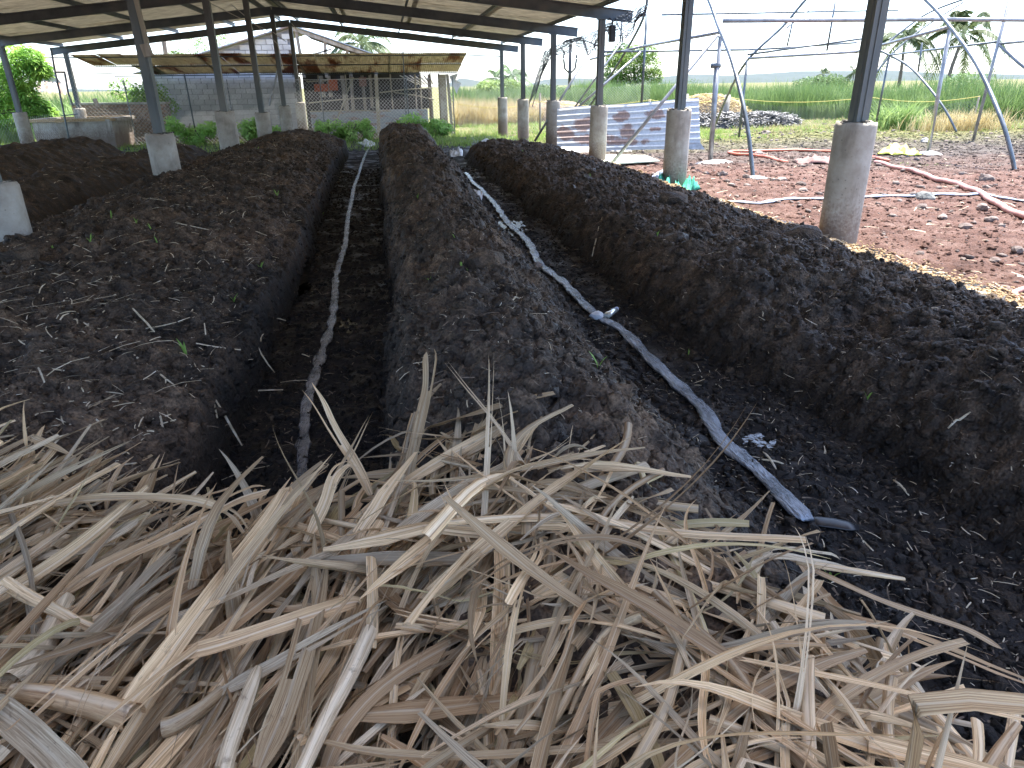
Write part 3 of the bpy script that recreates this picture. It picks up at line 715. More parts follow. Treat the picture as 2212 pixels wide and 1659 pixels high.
# posts, each with its concrete base (base heights measured one by one)
POSTS = [('R', XR, YS, [1.15, 1.15]+[1.15, 1.10, 1.13, 1.10, 1.10]), ('M', XM, YS, [1.0, .84, .97, 1.12, .96, 1.02, 1.05]), ('L', XL, YS, [.97]*7)]
def post(row, x, y, ht, i):
    if row == 'M' and i == 1: x -= .10
    top = rz(x); zb = float(ground_z(x, y))-.15
    m_ = MB(); wd = .135
    hh = top-(zb+.2)
    zc = (top+zb+.2)/2
    m_.box((x, y, zc), (wd*.9, wd, hh))
    # channel lips so that the section reads as two joined channels
    m_.box((x+.012, y-wd/2-.004, zc), (.05, .008, hh)); m_.box((x-wd*.45-.004, y, zc), (.008, .05, hh))
    p = m_.build('post', M_POST, SH)
    nseg = 28; r0 = .182; V = []; Fc = []
    zs = [zb, zb+.3, .3, .7, ht-.12, ht-.03, ht]; rs = random.Random(i*7+ord(row))
    lx, ly = rs.uniform(-.008, .008), rs.uniform(-.008, .008)
    for kk, z in enumerate(zs):
        for j in range(nseg):
            a = 2*pi*j/nseg; r = r0*(1+.012*rs.uniform(-1, 1))
            if kk == 6: r *= .965; 
            zz_ = z+(rs.uniform(-.018, .015) if kk == 6 else (rs.uniform(-.01, .01) if kk == 5 else 0))
            V.append((x+cos(a)*r+lx*z, y+sin(a)*r+ly*z, zz_))
    for kk in range(len(zs)-1):
        for j in range(nseg): Fc.append((kk*nseg+j, kk*nseg+(j+1) % nseg, (kk+1)*nseg+(j+1) % nseg, (kk+1)*nseg+j))
    Fc.append(tuple((len(zs)-1)*nseg+j for j in range(nseg)))
    b = mk('concrete_base', V, Fc, M_CONC, p, True)
    # lumpy mortar on top of the base
    q = []; R = []
    for j in range(26):
        a = rs.random()*6.28; rr = rs.uniform(.09, .165); q.append((x+cos(a)*rr, y+sin(a)*rr, ht-.004+rs.uniform(-.01, .012))); R.append(rs.uniform(.012, .03))
    V, Fc = scatter_lumps(np.array(q), np.array(R), .6); 
    cp_ = mk('mortar_cap', V, Fc, M_CAP, p); cp_['kind'] = 'stuff'
    m2 = MB().box((x, y, top-.006), (.2, .2, .012)); m2.build('cap_plate', M_STEEL, p)
for row, x, ys, hts in POSTS:
    for i, y in enumerate(ys): 
        if row == 'L' and i == 6: pass
        post(row, x, y, hts[i], i)
# timber/steel props tied to the middle posts, loose wires under the roof
a = at(290, 0, Y=10.3); b = at(318, 95, Y=10.3)
MB().bar((a[0], 10.25, a[2]+.6), b, .05, .04).build('timber_batten', M_BAMBOO, SH)
MB().bar(at(312, 95, Y=10.28), at(322, 122, Y=10.28), .10, .08).build('timber_block', M_WOOD, SH)
for pts in ([(440, 0), (520, 40), (590, 70), (618, 90)], [(500, 10), (560, 60), (600, 95), (612, 150)], [(630, 50), (668, 100), (685, 130)], [(870, 70), (930, 78), (1000, 80)]):
    y = 26.9 if pts[0][0] > 600 else 22.0
    MB().tube([at(*p, Y=y) for p in pts], .012, 5).build('loose_wire', M_WIRE, SH)
# bracing rods hanging / leaning inside
MB().tube([at(600, 150, Y=26.6), at(582, 228, Y=26.2)], .03, 6).build('hanging_rod', M_RIM, SH)
MB().tube([at(540, 100, Y=25), at(562, 175, Y=25)], .03, 6).build('hanging_rod', M_BAMBOO, SH)

# speaker-like black box on the third right post
sp_y = YS[3]
bx = thing('floodlight_box', 'small black box with a cable fixed to the third right post under the eave', 'electrical box', (XR+.2, sp_y-.05, 2.42))
b = MB().box((0, 0, 0), (.12, .14, .30)); o = b.build('housing', M_BLACK, bx); md = o.modifiers.new('b', 'BEVEL'); md.width = .02; md.segments = 2
MB().tube([(0, 0, .14), (.0, 0, .22), (-.05, 0, .27), (-.1, 0, .24)], .015, 6).build('cable', M_BLACK, bx)

# ------------------------------------------------------------------ hoses in the trenches
def hose(pts, r, mat, label, name='layflat_hose', flat=.45, z0=.02, seg=10, wob=.25, zf=top_z, knots=()):
    P = [at(px, py, Z=0.03) for px, py in pts]; Q = []
    for i in range(len(P)-1):
        k = max(2, int(np.linalg.norm(P[i+1]-P[i])/.05))
        for j in range(k): 
            t_ = j/k; p0 = P[max(i-1, 0)]; p1 = P[i]; p2 = P[i+1]; p3 = P[min(i+2, len(P)-1)]
            Q.append(.5*((2*p1)+(-p0+p2)*t_+(2*p0-5*p1+4*p2-p3)*t_**2+(-p0+3*p1-3*p2+p3)*t_**3))
    Q.append(P[-1]); Q = np.array(Q)
    z = zf(Q[:, 0], Q[:, 1]); z = np.convolve(np.pad(z, 3, 'edge'), np.ones(7)/7, 'valid')
    Q[:, 2] = z+z0
    rs = [r*(1+wob*(random.random()-.5)+(.18*sin(i*.9) if wob > .1 else 0)) for i in range(len(Q))]
    rs[0] *= .6; rs[-1] *= .6
    return tag(MB().tube(Q, rs, seg, flat=flat).build(name, mat, smooth=True), label, 'hose')
hose([(652,1065),(655,960),(665,860),(692,770),(715,700),(722,650),(727,590),(745,530),(752,470),(760,430),(765,405),(775,370),(782,345),(790,320),(800,300)], .030, M_HOSE,
     'shiny black flat hose lying along the dark left trench', flat=.3, z0=.016, wob=.5)
hose([(1745,1130),(1700,1085),(1640,1020),(1560,950),(1520,880),(1470,835),(1400,770),(1340,710),(1285,680),(1215,610),(1165,570),(1140,520),(1095,475),(1060,430),(1030,400),(1005,370)], .040, M_HOSE2,
     'grey flat hose running along the wider right trench', flat=.28, z0=.018, wob=.3)
hose([(1745,1128),(1800,1132),(1855,1142)], .03, M_BLACK, 'black flat hose end lying past the tip of the grey hose', flat=.15, z0=.012)
hose([(1540,432),(1600,433),(1640,437),(1700,431),(1800,432),(1900,428),(2000,425),(2080,425),(2130,424),(2212,436),(2290,450)], .05, M_BLUEHOSE,
     'pale blue flattened hose lying across the red yard behind the nearest post', flat=.3, z0=.02, zf=yard_z, wob=.5)
hose([(1700,350),(1640,333),(1585,328),(1580,322),(1640,320),(1720,320),(1800,323),(1880,335),(1920,345)], .04, M_ORANGE, 'bright orange hose folded back on the red soil by the arch foot', flat=.8, z0=.03, zf=yard_z, wob=.05, name='garden_hose')
hose([(1890,350),(1930,362),(1960,368),(1975,372),(2010,385),(2060,400),(2110,420),(2140,440),(2180,462),(2250,485),(2330,510)], .040, M_PINK, 'thick faded pink hose winding over the yard at the right', flat=.9, z0=.04, zf=yard_z, wob=.05, name='garden_hose')
hose([(2250,650),(2215,650),(2195,640),(2190,632),(2212,622),(2260,612)], .022, M_PINK, 'loop of pale hose at the right edge beside the sawdust', flat=.9, z0=.03, zf=yard_z, wob=.05, name='garden_hose')
o = lump(tuple(at(1290, 681, Z=.05)), (.05, .05, .03), M_WHITEBAG, 'plastic_wrap', 'crumpled clear plastic wrap tied round the grey hose', 'plastic wrap', seed=41)
# crushed bottle
q = at(1315, 675, Z=.05); bt = thing('plastic_bottle', 'crushed clear plastic bottle lying beside the grey hose', 'bottle', (q[0]+.02, q[1], float(top_z(q[0:1], q[1:2])[0])+.03), .9)
MB().tube([(-.10,0,0),(-.06,0,.004),(0,0,0),(.05,0,.003),(.075,0,0),(.09,0,0)], [.026,.032,.025,.031,.014,.012], 12, flat=.6).build('body', M_CLEAR, bt, True)
MB().tube([(.088,0,0),(.105,0,0)], .015, 10).build('cap', M_PALEBLUE, bt, True)
q = at(1160, 572, Z=.05); lump((q[0], q[1], .04), (.07, .05, .03), M_ROCK, 'stone', 'flat brown stone beside the grey hose with a blue strap under it', 'stone', seed=51)
q = at(1165, 580, Z=.03); MB_ = MB().tube([(q[0]-.07, q[1]-.03, .02), (q[0], q[1], .02), (q[0]+.07, q[1]+.05, .03)], .008, 6, flat=.4).build('blue_strap', M_BLUEHOSE, smooth=True); tag(MB_, 'thin pale blue strap under the flat stone by the hose', 'strap')
def rag(name, pts, mat, label, cat, h=.05, sub=14, zf=None, z=.03, seed=0, group=None):
    P = [at(px, py, Z=z) for px, py in pts]; A, B, C_, D = P; V = []
    for i in range(sub+1):
        for j in range(sub+1):
            u, v = i/sub, j/sub; q = (A*(1-u)+B*u)*(1-v)+(D*(1-u)+C_*u)*v
            e = min(u, 1-u, v, 1-v); w1 = .07*np.linalg.norm(B-A)
            q = q+np.array([float(fbm(u*5, v*5, seed, 3)), float(fbm(u*5+9, v*5, seed, 3)), 0])*w1*1.2
            base = float(zf(q[0:1], q[1:2])[0]) if zf else 0
            V.append((q[0], q[1], base+.012+h*abs(float(fbm(u*4.3+seed, v*4.3, seed+3, 4)))*4*min(1, e*8+.12)))
    Fc = [(i*(sub+1)+j, (i+1)*(sub+1)+j, (i+1)*(sub+1)+j+1, i*(sub+1)+j+1) for i in range(sub) for j in range(sub)]
    o = mk(name, V, Fc, mat, smooth=True); sm = o.modifiers.new('t', 'SOLIDIFY'); sm.thickness = .004
    return tag(o, label, cat, group)
rag('plastic_sack', [(1005,410),(1045,412),(1040,432),(1010,432)], M_WHITEBAG, 'grey white sack half buried in the right trench beside the hose', 'sack', .05, zf=floor_z, seed=3)
rag('plastic_sack', [(770,296),(800,288),(812,300),(790,306)], M_WHITEBAG, 'crumpled pale plastic at the far end of the left trench', 'sack', .10, zf=floor_z, seed=4)
rag('plastic_sack', [(1035,292),(1105,290),(1100,305),(1040,302)], M_WHITEBAG, 'pale blue white sack on the grass at the far end of the right bed', 'sack', .10, zf=back_z, seed=5)
rag('plastic_sack', [(970,318),(1000,316),(998,330),(972,332)], M_WHITEBAG, 'bright white sack in the gap at the far end of the right trench', 'sack', .12, zf=floor_z, seed=6)
rag('plastic_sheet', [(1895,331),(1990,333),(1975,325),(1905,322)], M_YELLOW, 'crumpled yellow plastic sheet on the stony ground', 'plastic sheet', .20, zf=yard_z, seed=8)
rag('cloth_roll', [(1715,349),(1810,356),(1812,345),(1720,342)], M_PURPLE, 'dusty mauve cloth bundle lying behind the nearest post', 'cloth', .16, zf=yard_z, seed=9)
g = rag('shade_net', [(1408,418),(1475,420),(1470,385),(1412,392)], M_GREENNET, 'green shade net bundled behind the second right post', 'net', .30, sub=20, zf=yard_z, seed=10)
MBt = rag('shade_net', [(1465,415),(1512,408),(1505,402),(1468,400)], M_GREENNET, 'twisted green net tail right of the second right post', 'net', .16, zf=yard_z, seed=11)
# curved pale blue plastic offcut
P = [at(1388, 402, Z=.02), at(1402, 385, Z=.10), at(1420, 372, Z=.19), at(1442, 362, Z=.25)]; V = []
for p in P: V += [p, p+np.array([.30, .05, -.02])]
o = mk('plastic_offcut', V, [(0,1,3,2),(2,3,5,4),(4,5,7,6)], M_PALEBLUE, smooth=True); sm = o.modifiers.new('t', 'SOLIDIFY'); sm.thickness = .012
tag(o, 'curved pale blue plastic piece propped on the green net', 'plastic piece')
# pale green board on the ground
P = [at(1300, 357, Z=.03), at(1425, 349, Z=.03), at(1395, 337, Z=.03), at(1303, 335, Z=.03)]
b = MB(); b.add([tuple(p) for p in P]+[(p[0], p[1], p[2]+.02) for p in P], [(3,2,1,0),(4,5,6,7),(0,1,5,4),(1,2,6,5),(2,3,7,6),(3,0,4,7)])
tag(b.build('flat_board', M_PALEGREEN), 'pale green board lying flat behind the third right post', 'board')
# leaning corrugated sheet with rust: trapezoid ribs running along
A0 = at(1203, 328, Y=17.55); A1 = at(1512, 320, Y=17.0); A2 = at(1509, 212, Y=17.35); A3 = at(1204, 234, Y=17.9)
rs_ = thing('metal_sheet', 'galvanised corrugated sheet with big rust blotches standing behind the right posts', 'metal sheet')
V = []; nr = 44; nc = 16
nrm = np.cross(A1-A0, A3-A0); nrm /= np.linalg.norm(nrm)
for i in range(nr+1):
    v = i/nr; ph = (v*8.0) % 1; off = .013*max(0, min(1, 2.4-abs(ph-.5)*12))
    for j in range(nc+1):
        u = j/nc; q = (A0*(1-u)+A1*u)*(1-v)+(A3*(1-u)+A2*u)*v
        V.append(q-nrm*off*(1 if nrm[1] > 0 else -1)+np.array([0, .03*sin(u*5+v), .012*sin(u*9)*v]))
Fc = [(i*(nc+1)+j, i*(nc+1)+j+1, (i+1)*(nc+1)+j+1, (i+1)*(nc+1)+j) for i in range(nr) for j in range(nc)]
o = mk('sheet', V, Fc, M_RUSTY, rs_); sm = o.modifiers.new('t', 'SOLIDIFY'); sm.thickness = .003
V = [A0+np.array([1.9, -.02, .02]), A1+np.array([.05, -.12, -.02]), A1+np.array([-.12, 0, .16]), A0+np.array([2.6, 0, .08])]
mk('bent_corner', [A1+np.array([-1.0, -.06, .0]), A1+np.array([.06, -.16, -.02]), A1+np.array([-.05, -.10, .14]), A1+np.array([-.55, -.08, .14])], [(0, 1, 2, 3)], M_RIM, rs_)
mk('bent_corner', [A0+np.array([.0, -.2, .0]), A0+np.array([1.9, -.16, -.02]), A0+np.array([1.8, -.05, .10]), A0+np.array([0, -.07, .12])], [(0, 1, 2, 3)], M_RIM, rs_)

# ------------------------------------------------------------------ bare arched tunnel frame in the yard
GH = thing('tunnel_frame', 'bare arched greenhouse frame of galvanised pipes standing on the red yard', 'greenhouse frame')
def smooth_pts(P, k=6):
    P = [np.array(p, float) for p in P]; Q = []
    for i in range(len(P)-1):
        for j in range(k):
            t_ = j/k; p0 = P[max(i-1, 0)]; p1 = P[i]; p2 = P[i+1]; p3 = P[min(i+2, len(P)-1)]
            Q.append(.5*((2*p1)+(-p0+p2)*t_+(2*p0-5*p1+4*p2-p3)*t_**2+(-p0+3*p1-3*p2+p3)*t_**3))
    return Q+[P[-1]]
def pipe(name, P, r=.032, mat=M_ARCH, sm=False): 
    return MB().tube(smooth_pts(P) if sm else P, r, 8).build(name, mat, GH, True)
A = lambda px, py, Y: at(px, py, Y=Y)
# arch one (plane about X=6..7)
pipe('arch', [A(1627,388,11.3), A(1618,300,11.5), A(1603,215,11.9), A(1580,128,12.7), A(1551,55,13.8), A(1531,0,14.5), A(1500,-60,15.4), A(1450,-120,17), A(1405,-40,19.2), A(1389,40,19.8), A(1340,130,21.5), A(1300,190,22.6), A(1270,235,23.5)], .036, sm=True)
pipe('arch', [A(2192,372,11.0), A(2184,330,11.1), A(2160,250,11.5), A(2110,140,12.6), A(2050,55,13.9), A(2000,0,14.8), A(1930,-60,16.3), A(1850,-90,18.4), A(1790,-45,20), A(1740,0,20.6), A(1690,58,20.9), A(1614,131,21.2), A(1572,205,22.8), A(1542,278,24.9)], .036, sm=True)
pipe('arch', [A(2066,285,20.4), A(2040,235,20.9), A(2003,185,21.8), A(1965,145,22.9), A(1921,119,24.0), A(1870,95,25)], .036, sm=True)
pipe('arch', [A(1700,60,20.9), A(1800,-20,22.0), A(1830,-40,22.5)], .02, sm=True)
pipe('arch', [A(2300,215,15.5), A(2250,170,16.2), A(2205,140,16.8), A(2156,95,17.6)], .036, sm=True)
pipe('arch', [A(1915,95,21.5), A(1955,62,21.5), A(2010,25,21.5), A(2090,-5,21.5)], .036, sm=True)
pipe('arch', [A(1868,190,24.0), A(1925,118,24.0), A(1995,60,24), A(2080,5,24)], .03, sm=True)
# posts
for a, b in [((1535,350,14.17),(1556,78,14.17)), ((1534,350,14.17),(1549,130,14.17)), ((1385,235,19.8),(1397,30,19.8)), ((2004,332,14.45),(2052,60,14.45)), ((1596,297,20.9),(1614,131,21.0)), ((1893,262,24.0),(1921,119,24.0)), ((2102,303,17.6),(2180,0,17.6)), ((1870,200,24.0),(1835,255,24.5))]:
    p, q = A(*a), A(*b)
    if a[0] == 1534: 
        pipe('post', [p, p+(q-p)*.93], .052, M_RIM)
    else: pipe('post', [p, q], .04 if a[2] < 18 else .036, M_RIM if a[2] < 19 else M_ARCH)
# hanging struts and horizontal bars
for a, b in [((1491,0,17.5),(1486,62,17.5)), ((1805,0,17.5),(1786,110,17.5)), ((1715,35,20.9),(1700,100,20.9)), ((1992,92,19),(1983,155,19)), ((1344,40,20.5),(1338,105,20.5))]:
    pipe('strut', [A(*a), A(*b)], .024, M_ARCH)
for a, b, r in [((1562,45,14.17),(2052,42,14.45),.04), ((2052,42,14.45),(2330,44,14.7),.04), ((1430,32,19.8),(1940,22,24),.025),
                ((1305,112,19.8),(1640,107,21.2),.028), ((1640,107,21.2),(1850,92,22),.028), ((1555,70,14.17),(1389,100,19.8),.034), ((1389,100,19.8),(1275,128,23.5),.032),
                ((2050,58,14.45),(1850,112,18),.034), ((1850,112,18),(1616,126,21.1),.034), ((1921,119,24),(2156,90,17.6),.03), ((2156,95,17.6),(2330,78,15.8),.032), ((1614,118,21.1),(1860,84,19.5),.026)]:
    pipe('rail', [A(*a), A(*b)], r, M_RIM if r > .03 else M_ARCH)
for a, b, r in [((1550,76,14.17),(1318,357,14.15),.035), ((1385,112,19.8),(1228,250,19.8),.033), ((1275,110,19.0),(1155,305,18.9),.03), ((1358,70,18.2),(1232,245,18.2),.022)]:
    pipe('brace', [A(*a), A(*b)], r, M_RIM)
MB().tube([A(1549,142,14.17)+np.array([-.12,0,0]), A(1549,142,14.17)+np.array([.06,0,0])], .05, 8).build('clamp', M_ARCH, GH, True)
lump(tuple(A(1553,362,13.9)-np.array([0,0,.03])), (.42, .22, .20), M_PALEROCK, 'concrete_footing', None, None, seed=21, parent=GH)
lump(tuple(A(1540,352,13.9)-np.array([0,0,.06])), (.50, .25, .12), M_PALEROCK, 'concrete_footing', None, None, seed=22, parent=GH)
lump(tuple(A(1632,388,11.2)-np.array([0,0,.02])), (.20, .13, .09), M_PALEROCK, 'concrete_footing', None, None, seed=23, parent=GH)
lump(tuple(A(2010,333,14.3)-np.array([0,0,.05])), (.55, .25, .12), M_PALEROCK, 'concrete_footing', None, None, seed=24, parent=GH)

# ------------------------------------------------------------------ stones in the yard
n = 52000; u = rng.uniform(0, 1, n); y = 3.0*(27/3.0)**u; x = 4.2+rng.uniform(0, 1, n)**.9*20; k = (x < 1.1*y+3); x, y = x[k], y[k]
R = .005*(.024/.005)**(rng.uniform(0, 1, len(x))**2)*(1+y*.04)
V, Fc = scatter_lumps(np.stack([x, y, yard_z(x, y)], 1), R, .8, .55)
stuff(mk('soil_crumbs', V, Fc, M_SOIL), 'crumbly bits of reddish soil all over the yard', 'soil')
n = 11000; u = rng.uniform(0, 1, n); y = 3.5*(30/3.5)**u; x = 4.5+rng.uniform(0, 1, n)**.9*22; k = (x < 1.1*y+3); x, y = x[k], y[k]
R = .006*(.042/.006)**(rng.uniform(0, 1, len(x))**3)*(1+y*.03)
V, Fc = scatter_lumps(np.stack([x, y, yard_z(x, y)+R*.2], 1), R, .65, .5)
stuff(mk('gravel', V, Fc, M_ROCK), 'loose stones and crumbs of soil strewn over the red yard', 'gravel')
n = 1500; y = 3.5*(26/3.5)**rng.uniform(0, 1, n); x = rng.uniform(4.5, 20, n); V, Fc = strips(n, x, y, yard_z(x, y)+.012, rng.uniform(.04, .22, n), rng.uniform(.004, .01, n)); stuff(mk('straw_litter', V, Fc, M_STRAW), 'dry stalks and chaff scattered over the red yard', 'straw')
ROCKS = [(1997,430,.13,.09,'grey green flat rock lying on the blue hose', M_ROCKG), (1570,392,.05,.035,'small dark stone left of the arch foot', M_ROCK), (1580,402,.055,.04,'dark stone in front of the arch foot', M_ROCK),
 (1612,385,.06,.045,'stone against the left of the near arch foot', M_ROCK), (1688,388,.08,.04,'flat brown stone right of the near arch foot', M_ROCK), (1730,398,.08,.05,'jagged stone left of the nearest post', M_ROCK), (1735,412,.07,.04,'second jagged stone left of the nearest post', M_ROCK),
 (1990,452,.06,.05,'round stone just below the grey green rock', M_ROCK), (2120,455,.07,.05,'brown stone below the end of the pink hose', M_ROCK), (2035,473,.06,.035,'flat pale stone in the middle of the near yard', M_ROCK), (2140,478,.07,.04,'stone near the right edge under the pink hose', M_ROCK),
 (2085,492,.07,.04,'angular pale stone in the near yard', M_ROCK), (2165,620,.06,.04,'purple brown stone near the sawdust at the right', M_ROCK), (2150,560,.05,.03,'small brown stone halfway up the right edge', M_ROCK),
 (1640,331,.12,.07,'dark stone inside the fold of the orange hose', M_ROCK), (1655,277,.16,.10,'dark clod beside the far arch foot', M_ROCK), (1995,262,.35,.2,'big dark boulder at the foot of the cane field', M_ROCK), (1915,330,.10,.06,'small stone left of the second arch post', M_ROCK), (2130,390,.10,.07,'brown stone left of the second arch foot', M_ROCK),
 (2000,300,.14,.09,'pale round stone in the far yard', M_PALEROCK), (1855,318,.12,.07,'pale flat stone just right of the nearest post', M_PALEROCK), (1560,378,.09,.05,'flat dark stone below the pale footing', M_ROCK), (2195,545,.05,.04,'little stone at the right edge', M_ROCK)]
for i, (px, py, r, h, lb, mt) in enumerate(ROCKS):
    p = at(px, py, Z=.02); r *= 1.15; lump((p[0], p[1], float(yard_z(p[0:1], p[1:2])[0])+h*.3), (r, r*.8, h), mt, 'stone', lb, 'stone', 'stones lying about the yard', seed=60+i, sub=2)

# ------------------------------------------------------------------ block hut with its lean-to awning
HY = 32.0; GZ = -.27
HUT = thing('block_hut', 'grey block hut with gable roof behind the shed, its right half open timber framing', 'hut')
APEX = at(632, 57, Y=HY); EXL = -9.35
def gable_z(x): 
    return APEX[2]+(x-APEX[0])*.272 if x < APEX[0] else APEX[2]-(x-APEX[0])*.335
b = MB(); b.add([(EXL, HY+.05, GZ-.1), (APEX[0]-.02, HY+.05, GZ-.1), (APEX[0]-.02, HY+.05, APEX[2]-.05), (EXL, HY+.05, gable_z(EXL)-.05),
                 (EXL, HY+.2, GZ-.1), (APEX[0]-.02, HY+.2, GZ-.1), (APEX[0]-.02, HY+.2, APEX[2]-.05), (EXL, HY+.2, gable_z(EXL)-.05)], [(0,1,2,3),(7,6,5,4),(0,4,5,1),(1,5,6,2),(2,6,7,3),(3,7,4,0)])
wall = b.build('wall', M_MORTAR, HUT)
bw, bh = .42, .2
blk = MB().box((0, 0, 0), (bw-.018, .1, bh-.016)); blkm = blk.build('block', M_BLOCK, wall); blkp = inst(blkm, wall); 
blkp.data = blkm.data.copy(); blkp.data.materials[0] = M_BLOCK_PALE
cnt = 0
for r in range(21):
    z = GZ+bh*(r+.5); x = EXL+bw/2-(bw/2 if r % 2 else 0)
    while x < APEX[0]-.1:
        xa, xb = max(x-bw/2, EXL), min(x+bw/2, APEX[0]-.03)
        if z+bh/2 < gable_z(xa)-.04 and z < gable_z(xa) and xb-xa > .12:
            pr = blkp if z > 2.05 else blkm
            inst(pr, wall, ((xa+xb)/2, HY-.004+random.uniform(-.008, .008), z+random.uniform(-.004, .004)), (0, random.uniform(-.008, .008), 0), ((xb-xa)/bw, 1, 1)); cnt += 1
        x += bw
bpy.data.objects.remove(blkm); bpy.data.objects.remove(blkp)
# roof slabs of the hut and timber rafters
def slab(name, a, b_, y0, y1, th, mat, parent): 
    m_ = MB(); m_.add([(a[0], y0, a[1]), (b_[0], y0, b_[1]), (b_[0], y1, b_[1]), (a[0], y1, a[1]), (a[0], y0, a[1]+th), (b_[0], y0, b_[1]+th), (b_[0], y1, b_[1]+th), (a[0], y1, a[1]+th)],
        [(3,2,1,0),(4,5,6,7),(0,1,5,4),(1,2,6,5),(2,3,7,6),(3,0,4,7)]); return m_.build(name, mat, parent)
slab('roof', (EXL-.3, gable_z(EXL-.3)), (APEX[0], APEX[2]), HY-.35, HY+5, .04, M_BLUEGREY, HUT)
slab('roof', (APEX[0], APEX[2]), (1.3, gable_z(1.3)), HY-.35, HY+5, .04, M_BLUEGREY, HUT)
MB().bar((APEX[0], HY-.2, APEX[2]-.1), (1.2, HY-.2, gable_z(1.2)-.1), .1, .13).build('rafter', M_WOOD, HUT)
for j in range(6): MB().bar((APEX[0]+.3, HY+.8+j*.7, APEX[2]-.16), (1.1, HY+.8+j*.7, gable_z(1.1)-.1), .08, .1).build('rafter', M_WOOD, HUT)
for j, x in enumerate([-3.2, -2.3, -1.3, -.3]): MB().bar((x, HY-.1, 1.9), (x+.15*((j % 2)*2-1)*.6, HY-.1, gable_z(x)-.1), .12, .09).build('timber_post', M_WOOD, HUT)
for (a, b_) in [((-3.1, 2.5), (-1.9, 2.35)), ((-2.8, 2.75), (-2.0, 2.95)), ((-.9, 2.3), (-.3, 2.75))]: MB().bar((a[0], HY-.12, a[1]), (b_[0], HY-.12, b_[1]), .05, .06).build('timber_brace', M_WOOD, HUT)
MB().box((-1.0, HY+4.6, 1.2), (5.5, .08, 3.0)).build('back_wall', M_DARKWALL, HUT)
MB().box((.95, HY+2.5, .9), (.06, 4.0, 2.1)).build('side_wall', M_DARKWALL, HUT) if False else None
# open pen under the awning to the right
PEN = thing('animal_pen', 'open timber pen beside the hut with rusty end wall and low blue grey front', 'pen')
pf = MB()
for i in range(12):
    z = GZ+.02+i*.075
    pf.bar((-3.1, HY-.35-(i % 2)*.03, z+.03), (1.75, HY-.35-(i % 2)*.03, z+.03), .03, .076)
pf.build('low_front_sheet', M_BLUEGREY, PEN)
for x0, x1, z0, z1 in [(.35, 1.9, .62, 1.42), (-2.9, -1.9, .62, 1.15)]: MB().box(((x0+x1)/2, HY+.9, (z0+z1)/2), (x1-x0, .05, z1-z0)).build('dark_panel', M_DARKWALL, PEN)
for i, x in enumerate(np.linspace(-2.9, -.6, 9)): MB().bar((x, HY+1.8, GZ), (x+random.uniform(-.08, .08), HY+1.8, 2.0), random.uniform(.08, .2), .05).build('upright', M_WOOD if i % 3 else M_DARKWALL, PEN)
for i in range(6): MB().box((1.95, HY-.15+i*.32-.02, .85), (.04, .30, 2.3)).build('end_panel', M_PENROOF, PEN)
for (a, b_, zz_) in [((-3.1, .95), (-.2, 1.12), -.45), ((-.2, 1.3), (2.0, 1.45), -.42), ((.4, 1.3), (2.05, 1.0), -.42), ((-3.1, .62), (.2, .58), -.40), ((-2.0, .35), (-1.2, 1.9), -.5), ((-3.1, 1.75), (.3, 1.85), -.3)]:
    MB().tube([(a[0], HY+zz_, a[1]), ((a[0]+b_[0])/2, HY+zz_, (a[1]+b_[1])/2+.04), (b_[0], HY+zz_, b_[1])], .028, 6).build('rail', M_BAMBOO, PEN)
for x in (-2.6, -1.55, -.55, .3, 1.3, 1.5, 1.98, 2.3): MB().tube([(x, HY-.3, GZ), (x+random.uniform(-.05, .05), HY-.3, 2.0)], .035, 6).build('stake', M_WOOD, PEN)
MB().box((2.45, HY-.35, .85), (.28, .12, 2.25)).build('corner_pillar', M_CONC, PEN)
for i in range(7): MB().bar((.7+i*.2, HY+.2, 1.95), (1.5+i*.12, HY+2.4, 1.6), .05, .03).build('roof_batten', M_BAMBOO, PEN)
cl = MB()
o = MB().box((-2.55, HY-.33, 1.52), (.55, .03, .28)).build('hanging_cloth', M_CLOTH); tag(o, 'orange red cloth hanging in the open pen', 'cloth', 'orange cloths hanging in the pen')
o = MB().box((-2.05, HY-.33, 1.62), (.35, .03, .42)).build('hanging_cloth', M_CLOTH); tag(o, 'deeper orange cloth right of the wider one in the pen', 'cloth', 'orange cloths hanging in the pen')
o = MB().box((-.85, HY-.33, 1.72), (.30, .03, .34)).build('hanging_cloth', M_PURPLE); tag(o, 'dull red cloth hanging highest in the pen', 'cloth')
lump((-.5, HY-.5, .68), (.38, .15, .09), M_BLACK, 'black_tyre_bundle', 'black bundle lying on the pen rail', 'bundle', seed=77)

AW = thing('lean_to_awning', 'long rusty corrugated awning on thin poles in front of the block hut', 'awning')
AY0, AY1 = 28.0, 31.7; AZ0, AZ1 = 2.62, 2.07; AXL, AXR = -10.45, 3.05
aw_proto = corr_mesh('awning_sheet', .8, 2.0, .08, .014, M_AWN, 4)
def place_awn(x0, y0, y1, z0, z1, skew=0, k=0):
    o = inst(aw_proto, AW); L = math.hypot(y1-y0, z1-z0); d = Vector((skew, y1-y0, z1-z0))/L; xv = Vector((1, 0, 0)); zv = xv.cross(d)
    sc = L/2.0
    o.matrix_local = Matrix(((1, d.x*sc, zv.x, x0), (0, d.y*sc, zv.y, y0), (0, d.z*sc, zv.z, z0), (0, 0, 0, 1)))
ns = 17
for k in range(ns):
    x0 = AXL+k*.798; ym = (AY0+AY1)/2+.05; zm = AZ0+(AZ1-AZ0)*(ym-AY0)/(AY1-AY0)
    e0 = random.uniform(-.05, .05); dzz = .006*(k % 2)+(.03*random.random() if k < 7 else .0)
    place_awn(x0, AY0+e0, ym+.1, AZ0+dzz+.02, zm+dzz+.01, 0, k)
    if k >= 1 : place_awn(x0+(.5 if k < 2 else 0), ym-.05, AY1, zm+dzz, AZ1+dzz, 0, k)
bpy.data.objects.remove(aw_proto)
